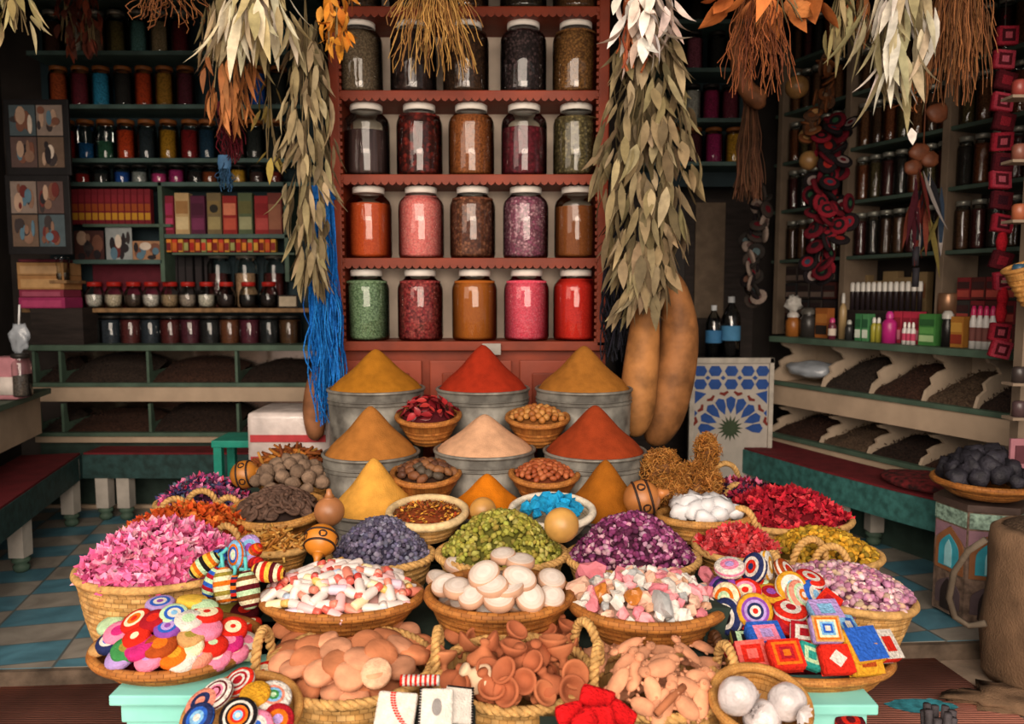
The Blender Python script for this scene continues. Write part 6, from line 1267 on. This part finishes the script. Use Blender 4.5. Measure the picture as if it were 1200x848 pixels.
strands('hanging_tassel', 'dark maroon yarn tassel under the orange-tipped leaves', 252, 284, 128, 196, 3.5, 90, .0022, ['#5a1a22', '#48141c'], cat='tassel', fan=.4, mat=KNIT)
strands('hanging_tassel', 'small slate-blue tassel below the maroon one', 255, 271, 190, 230, 3.5, 50, .002, ['#35587a', '#2a4660'], cat='tassel', fan=.5, mat=KNIT)
strands('hanging_yarn', 'long skein of bright blue yarn hanging beside the jar rack', 362, 394, 226, 512, 3.55, 150, .0036, ['#1b6fc8', '#2a84dc', '#1658a4'], cat='yarn', wave=.05, fan=.25, dens=14, short=.55, mat=KNIT)
strands('hanging_yarn', 'skein of black yarn hanging at the other edge of the jar rack', 708, 743, 240, 432, 3.55, 150, .0034, ['#24242a', '#1a1a1e', '#30303a'], cat='yarn', wave=.04, fan=.25, dens=12, short=.65, mat=KNIT)
bunch('hanging_husk_bunch', 'bunch of whitish pink curled husks over the big leaf bunch', 720, 792, -30, 76, 3.1, 60, .13, .045, ['#ece0d4', '#e0ccc0', '#f2eae0', '#d0bcaa'], curl=.9, shape=1)
strands('hanging_stalk_bunch', 'few reddish stalks hanging beneath the whitish husks', 722, 764, 10, 88, 3.15, 12, .006, ['#b0623c', '#9a4e30'], wave=.02, fan=.6)
bunch('hanging_eucalyptus_bunch', 'great grey-green leaf bunch hanging at the outer edge of the jar rack', 700, 818, 30, 376, 3.25, 460, .165, .042, EU, shape=1, splay=.28)
bunch('hanging_leaf_bunch', 'large orange-brown leaves at the top before the corner shelves', 848, 978, -24, 32, 3.1, 22, .15, .08, ['#c8743c', '#b4622e', '#d88a50'], curl=.6, shape=0, splay=.9)
strands('hanging_root_bunch', 'reddish roots trailing below the orange-brown leaves', 846, 936, -10, 112, 3.2, 110, .002, ['#8a4c2a', '#a05c34', '#6c3a22'], wave=.028, fan=.7)
bunch('hanging_leaf_bunch', 'olive ribbon-like leaf bunch between the roots and the pale husks', 966, 1004, -25, 78, 3.2, 22, .17, .022, ['#8e8258', '#a0946a', '#786c48'], shape=2, splay=.2)
bunch('hanging_leaf_bunch', 'small orange-brown leaf bunch beside the pale husks', 998, 1024, -15, 60, 3.25, 22, .1, .022, ['#a8683a', '#8e5630'], shape=1)
bunch('hanging_husk_bunch', 'long bunch of white and olive husks before the spice shelves', 1016, 1100, -40, 128, 3.1, 74, .25, .04, ['#d8ccb0', '#b8ac88', '#f0e8da', '#a0946e', '#e8e0d0'], shape=1, splay=.22, curl=.4)
t = strands('hanging_twine', 'orange-brown cord loop hanging below the white and olive husks', 1052, 1076, 100, 150, 3.2, 5, .004, ['#9a5c34'], cat='cord', wave=.06, fan=.6)
leaf(mb := MB(), P(1068, 150, 3.2), (.1, 0, -1), (0, -1, .1), .07, .04, .05, cv('#ece4da'), 3); tag(mb.obj('hanging_tag', LEAF), 'white tag hanging from the orange-brown cord', 'tag')
strands('hanging_fibre_bunch', 'broad brown fibre bunch hanging before the outer spice shelves', 1088, 1168, -34, 118, 3.15, 190, .0019, ['#80502e', '#946038', '#664024'], wave=.018, fan=.5, short=.4)
# gourds
def longgourd(label, pts, d, rad_, col, cat='gourd'):
    q = [P(x, y, d) for x, y in pts]; base = q[0]; m = []; n = len(q)
    for i in range(25):
        f = i / 24 * (n - 1); k = min(int(f), n - 2); w = f - k
        g = [q[max(k - 1, 0)], q[k], q[k + 1], q[min(k + 2, n - 1)]]; r4 = [rad_[max(k - 1, 0)], rad_[k], rad_[k + 1], rad_[min(k + 2, n - 1)]]
        cr_ = lambda a, b, c_, e: .5 * (2 * b + (c_ - a) * w + (2 * a - 5 * b + 4 * c_ - e) * w * w + (3 * b - a - 3 * c_ + e) * w ** 3)
        m.append((cr_(*g) - base, max(cr_(*r4), .3) * d / 900))
    o = tube(MB(), [a for a, b in m], [b for a, b in m], 20).obj('hanging_gourd', M('gourd_' + col.strip('#'), col, rough=.62, var=.5, scale=9, bump=.25, spec=.25)); o.location = base; return tag(o, label, cat)
longgourd('long tan gourd hanging nearest the black yarn', [(758, 318), (757, 345), (755, 390), (750, 440), (746, 480), (743, 505), (742, 512)], 3.42, [6, 13, 18, 21, 21, 13, 1], '#a06c3c')
longgourd('wide curved brown gourd beside the long tan one', [(786, 318), (790, 340), (796, 385), (790, 435), (778, 485), (768, 515), (766, 523)], 3.5, [6, 16, 22, 25, 24, 14, 1], '#8c5c34')
longgourd('brown gourd half hidden behind the blue yarn', [(372, 430), (370, 450), (368, 480), (370, 508), (372, 516)], 3.72, [5, 11, 13, 10, 1], '#8a5a3a')
longgourd('bent brown gourd hanging before the corner shelves', [(866, 8), (863, 40), (866, 80), (876, 105), (892, 118), (897, 119)], 4.3, [3, 7, 9, 10, 11, 1], '#7a4e32')
strands('hanging_broom', 'dark brown fibre broom below the bent gourd', 862, 896, 118, 238, 4.4, 140, .003, ['#5a3826', '#6c4630', '#48301f'], cat='broom', wave=.02, fan=.7, short=.8)
for x, y, w_, d, nm in [(934, 102, 26, 4.4, 'beside the tan disc garland'), (945, 160, 18, 4.5, 'beneath the tan discs'), (948, 188, 22, 4.45, 'above the striped garland')]: gourd(f'round ochre gourd hanging {nm}', x, y, d, w_, col='#8e6a3e', nm='hanging_gourd')
# garlands
def garland(name, label, pts, d, n, size, cols, part, jitter, cat='garland', thick=.3):
    top = P(*pts[0], d); t = thing(name, label, cat, top); q = [P(x, y, d) - top for x, y in pts]; tube(MB(), [q[0] + Vector((0, 0, .1))] + q, .003, 4, cv('#2c2420')).obj('string', VC, t)
    ms = [puck(size, size * thick, c.split(), mat=FELT, n=14) for c in cols]
    for i in range(n):
        f = i / max(n - 1, 1) * (len(q) - 1); k = min(int(f), len(q) - 2); p = q[k].lerp(q[k + 1], f - k) + Vector((U(-1, 1) * jitter, U(-1, 1) * jitter, 0))
        o = link(part, ms[i % len(ms)], t); o.matrix_local = Matrix.Translation(p) @ up_to((U(-1, 1), U(-1.2, 0), U(-.3, 1)), U(0, 6)).to_4x4()
    return t
garland('hanging_garland', 'garland of tan and brown discs hanging by the round gourds', [(965, 66), (972, 90), (960, 125), (956, 160)], 4.4, 22, .046, ['tan brown', 'brown #5a4030', '#8a7058 brown'], 'disc', .05)
garland('hanging_garland', 'garland of red, green and black striped rings before the spice shelves', [(975, 140), (972, 190), (968, 235), (975, 255), (965, 275), (962, 325)], 4.4, 70, .056, ['#7c1c28 black #7c1c28', '#2c5038 black maroon', 'maroon #8c7c78 black', '#8c2420 black', '#2c3c4c #7c1c28 black', 'black maroon'], 'ring', .085, thick=.4)
garland('hanging_garland', 'dusty garland of dull striped rings beside the star panel end', [(893, 222), (888, 262), (882, 290), (880, 318), (886, 352)], 4.9, 34, .055, ['#5c4844 #8a7a70', 'maroon #3c3430', '#4c5c60 #2c2826', '#6a4a3c black'], 'ring', .05, thick=.4)
t = garland('hanging_garland', 'string of red crocheted squares hanging at the outer end of the spice shelves', [(1178, 20), (1174, 410)], 3.7, 1, .01, ['maroon'], 'knot', 0)
top = P(1178, 20, 3.7); sq = [knitbox((.098, .088, .03), r.split(), s_) for r, s_ in [('#8c2030 #3c1018 #9c4450', '#7c1c28'), ('#4c141c #7c1c28', '#401018'), ('#9c3444 #4c141c #a85060', '#8c2030'), ('#4c141c #30101a', '#3c1018')]]
for i, (x, y, k) in enumerate([(1180, 42, 0), (1176, 70, 2), (1178, 95, 1), (1174, 120, 2), (1176, 143, 1), (1174, 166, 0), (1175, 190, 3), (1172, 211, 2), (1173, 235, 3), (1174, 262, 0), (1173, 305, 1), (1176, 328, 2), (1171, 389, 0), (1172, 409, 2)]):
    o = link('crocheted_square', sq[k], t); o.matrix_local = Matrix.Translation(P(x, y, 3.7) - top) @ (Matrix.Rotation(U(-.25, .25), 3, 'Y') @ Matrix.Rotation(PI / 2 + U(-.2, .2), 3, 'X')).to_4x4()
for i, (x, y) in enumerate([(1174, 283), (1175, 348), (1173, 366)]):
    mb = lathe(MB(), [(0, -.05), (.018, -.045), (.026, 0), (.016, .045), (0, .05)], 10, col=cv('crimson')); o = mb.obj('padded_drop', KNIT, t); o.location = P(x, y, 3.7) - top
# leather pouches and ribbons
t = thing('hanging_charm', 'brown leather pouches with coloured ribbons hanging before the shelf posts', 'charm', P(1085, 108, 4.1)); top = P(1085, 108, 4.1)
LT = M('brown_leather', '#6a3c26', rough=.5, var=.35, scale=14, bump=.2)
tube(MB(), [Vector((0, 0, .3)), P(1082, 180, 4.1) - top], .004, 5).obj('cord', LT, t)
for x, y, s in [(1078, 178, 1), (1090, 187, .9), (1070, 196, .85), (1098, 132, 1.1)]:
    o = blob(MB(), P(x, y, 4.1) - top, (.055 * s, .02, .05 * s), 2, .3, 2).obj('pouch', LT, t)
rc = ['#5c2420', '#8c8480', '#2c3848', '#6a3428', '#6c6034', '#401820', '#222226']
for i in range(22):
    x, y = U(1066, 1104), U(195, 250); mb = MB(); p = P(x, y, 4.1 + U(-.03, .03)) - top; leaf(mb, p, (U(-.3, .3), U(-.2, .2), -1), (U(-.5, .5), -1, 0), U(.2, .4), .028, U(-.2, .2), cv(rc[i % 7]), 4); mb.obj('ribbon', FELT, t)
for y in (270, 300, 325): tube(MB(), [P(1073, y, 4.1) - top + Vector((0, 0, .05)), P(1073, y, 4.1) - top + Vector((0, 0, -.05))], .017, 8, cv('#26242a')).obj('dark_bead', VC, t)
# ================================================================ CAMERA AND LIGHT
cam = bpy.data.cameras.new('camera'); co = bpy.data.objects.new('camera', cam); COL.objects.link(co)
cam.sensor_fit = 'HORIZONTAL'; cam.sensor_width = 36; cam.lens = 27; co.location = CAM; co.rotation_euler = (PI / 2 - TILT, 0, 0)
cam.dof.use_dof = True; cam.dof.focus_distance = 2.4; cam.dof.aperture_fstop = 3.2
bpy.context.scene.camera = co
w = bpy.data.worlds.new('world'); bpy.context.scene.world = w; w.use_nodes = True
bg = w.node_tree.nodes['Background']; bg.inputs[0].default_value = (*lin('#dcdad8'), 1); bg.inputs[1].default_value = .46
def area(name, loc, target, sx, sy, e, col='#fff4e6'):
    l = bpy.data.lights.new(name, 'AREA'); l.shape = 'RECTANGLE'; l.size = sx; l.size_y = sy; l.energy = e; l.color = lin(col)
    o = bpy.data.objects.new(name, l); COL.objects.link(o); o.location = loc
    o.rotation_euler = (Vector(target) - Vector(loc)).to_track_quat('-Z', 'Y').to_euler(); return o
area('street_daylight', (-.5, -2.0, 3.5), (0, 2.8, .8), 5, 2.6, 330, '#ffecd8')
area('low_front_fill', (.6, -3.2, 1.9), (0, 3.5, 1.6), 4, 1.6, 190, '#ffecd8')  # fill lamp added at eye height to brighten the rack under its shelves
area('street_side_daylight', (-3.5, -.5, 2.8), (.2, 2.8, .8), 2.5, 2.5, 50, '#ffecd8')
sc = bpy.context.scene; sc.view_settings.view_transform = 'Standard'; sc.view_settings.look = 'None'; sc.view_settings.exposure = 0
sc.cycles.max_bounces = 8; sc.cycles.transparent_max_bounces = 24; sc.cycles.caustics_reflective = False; sc.cycles.caustics_refractive = False
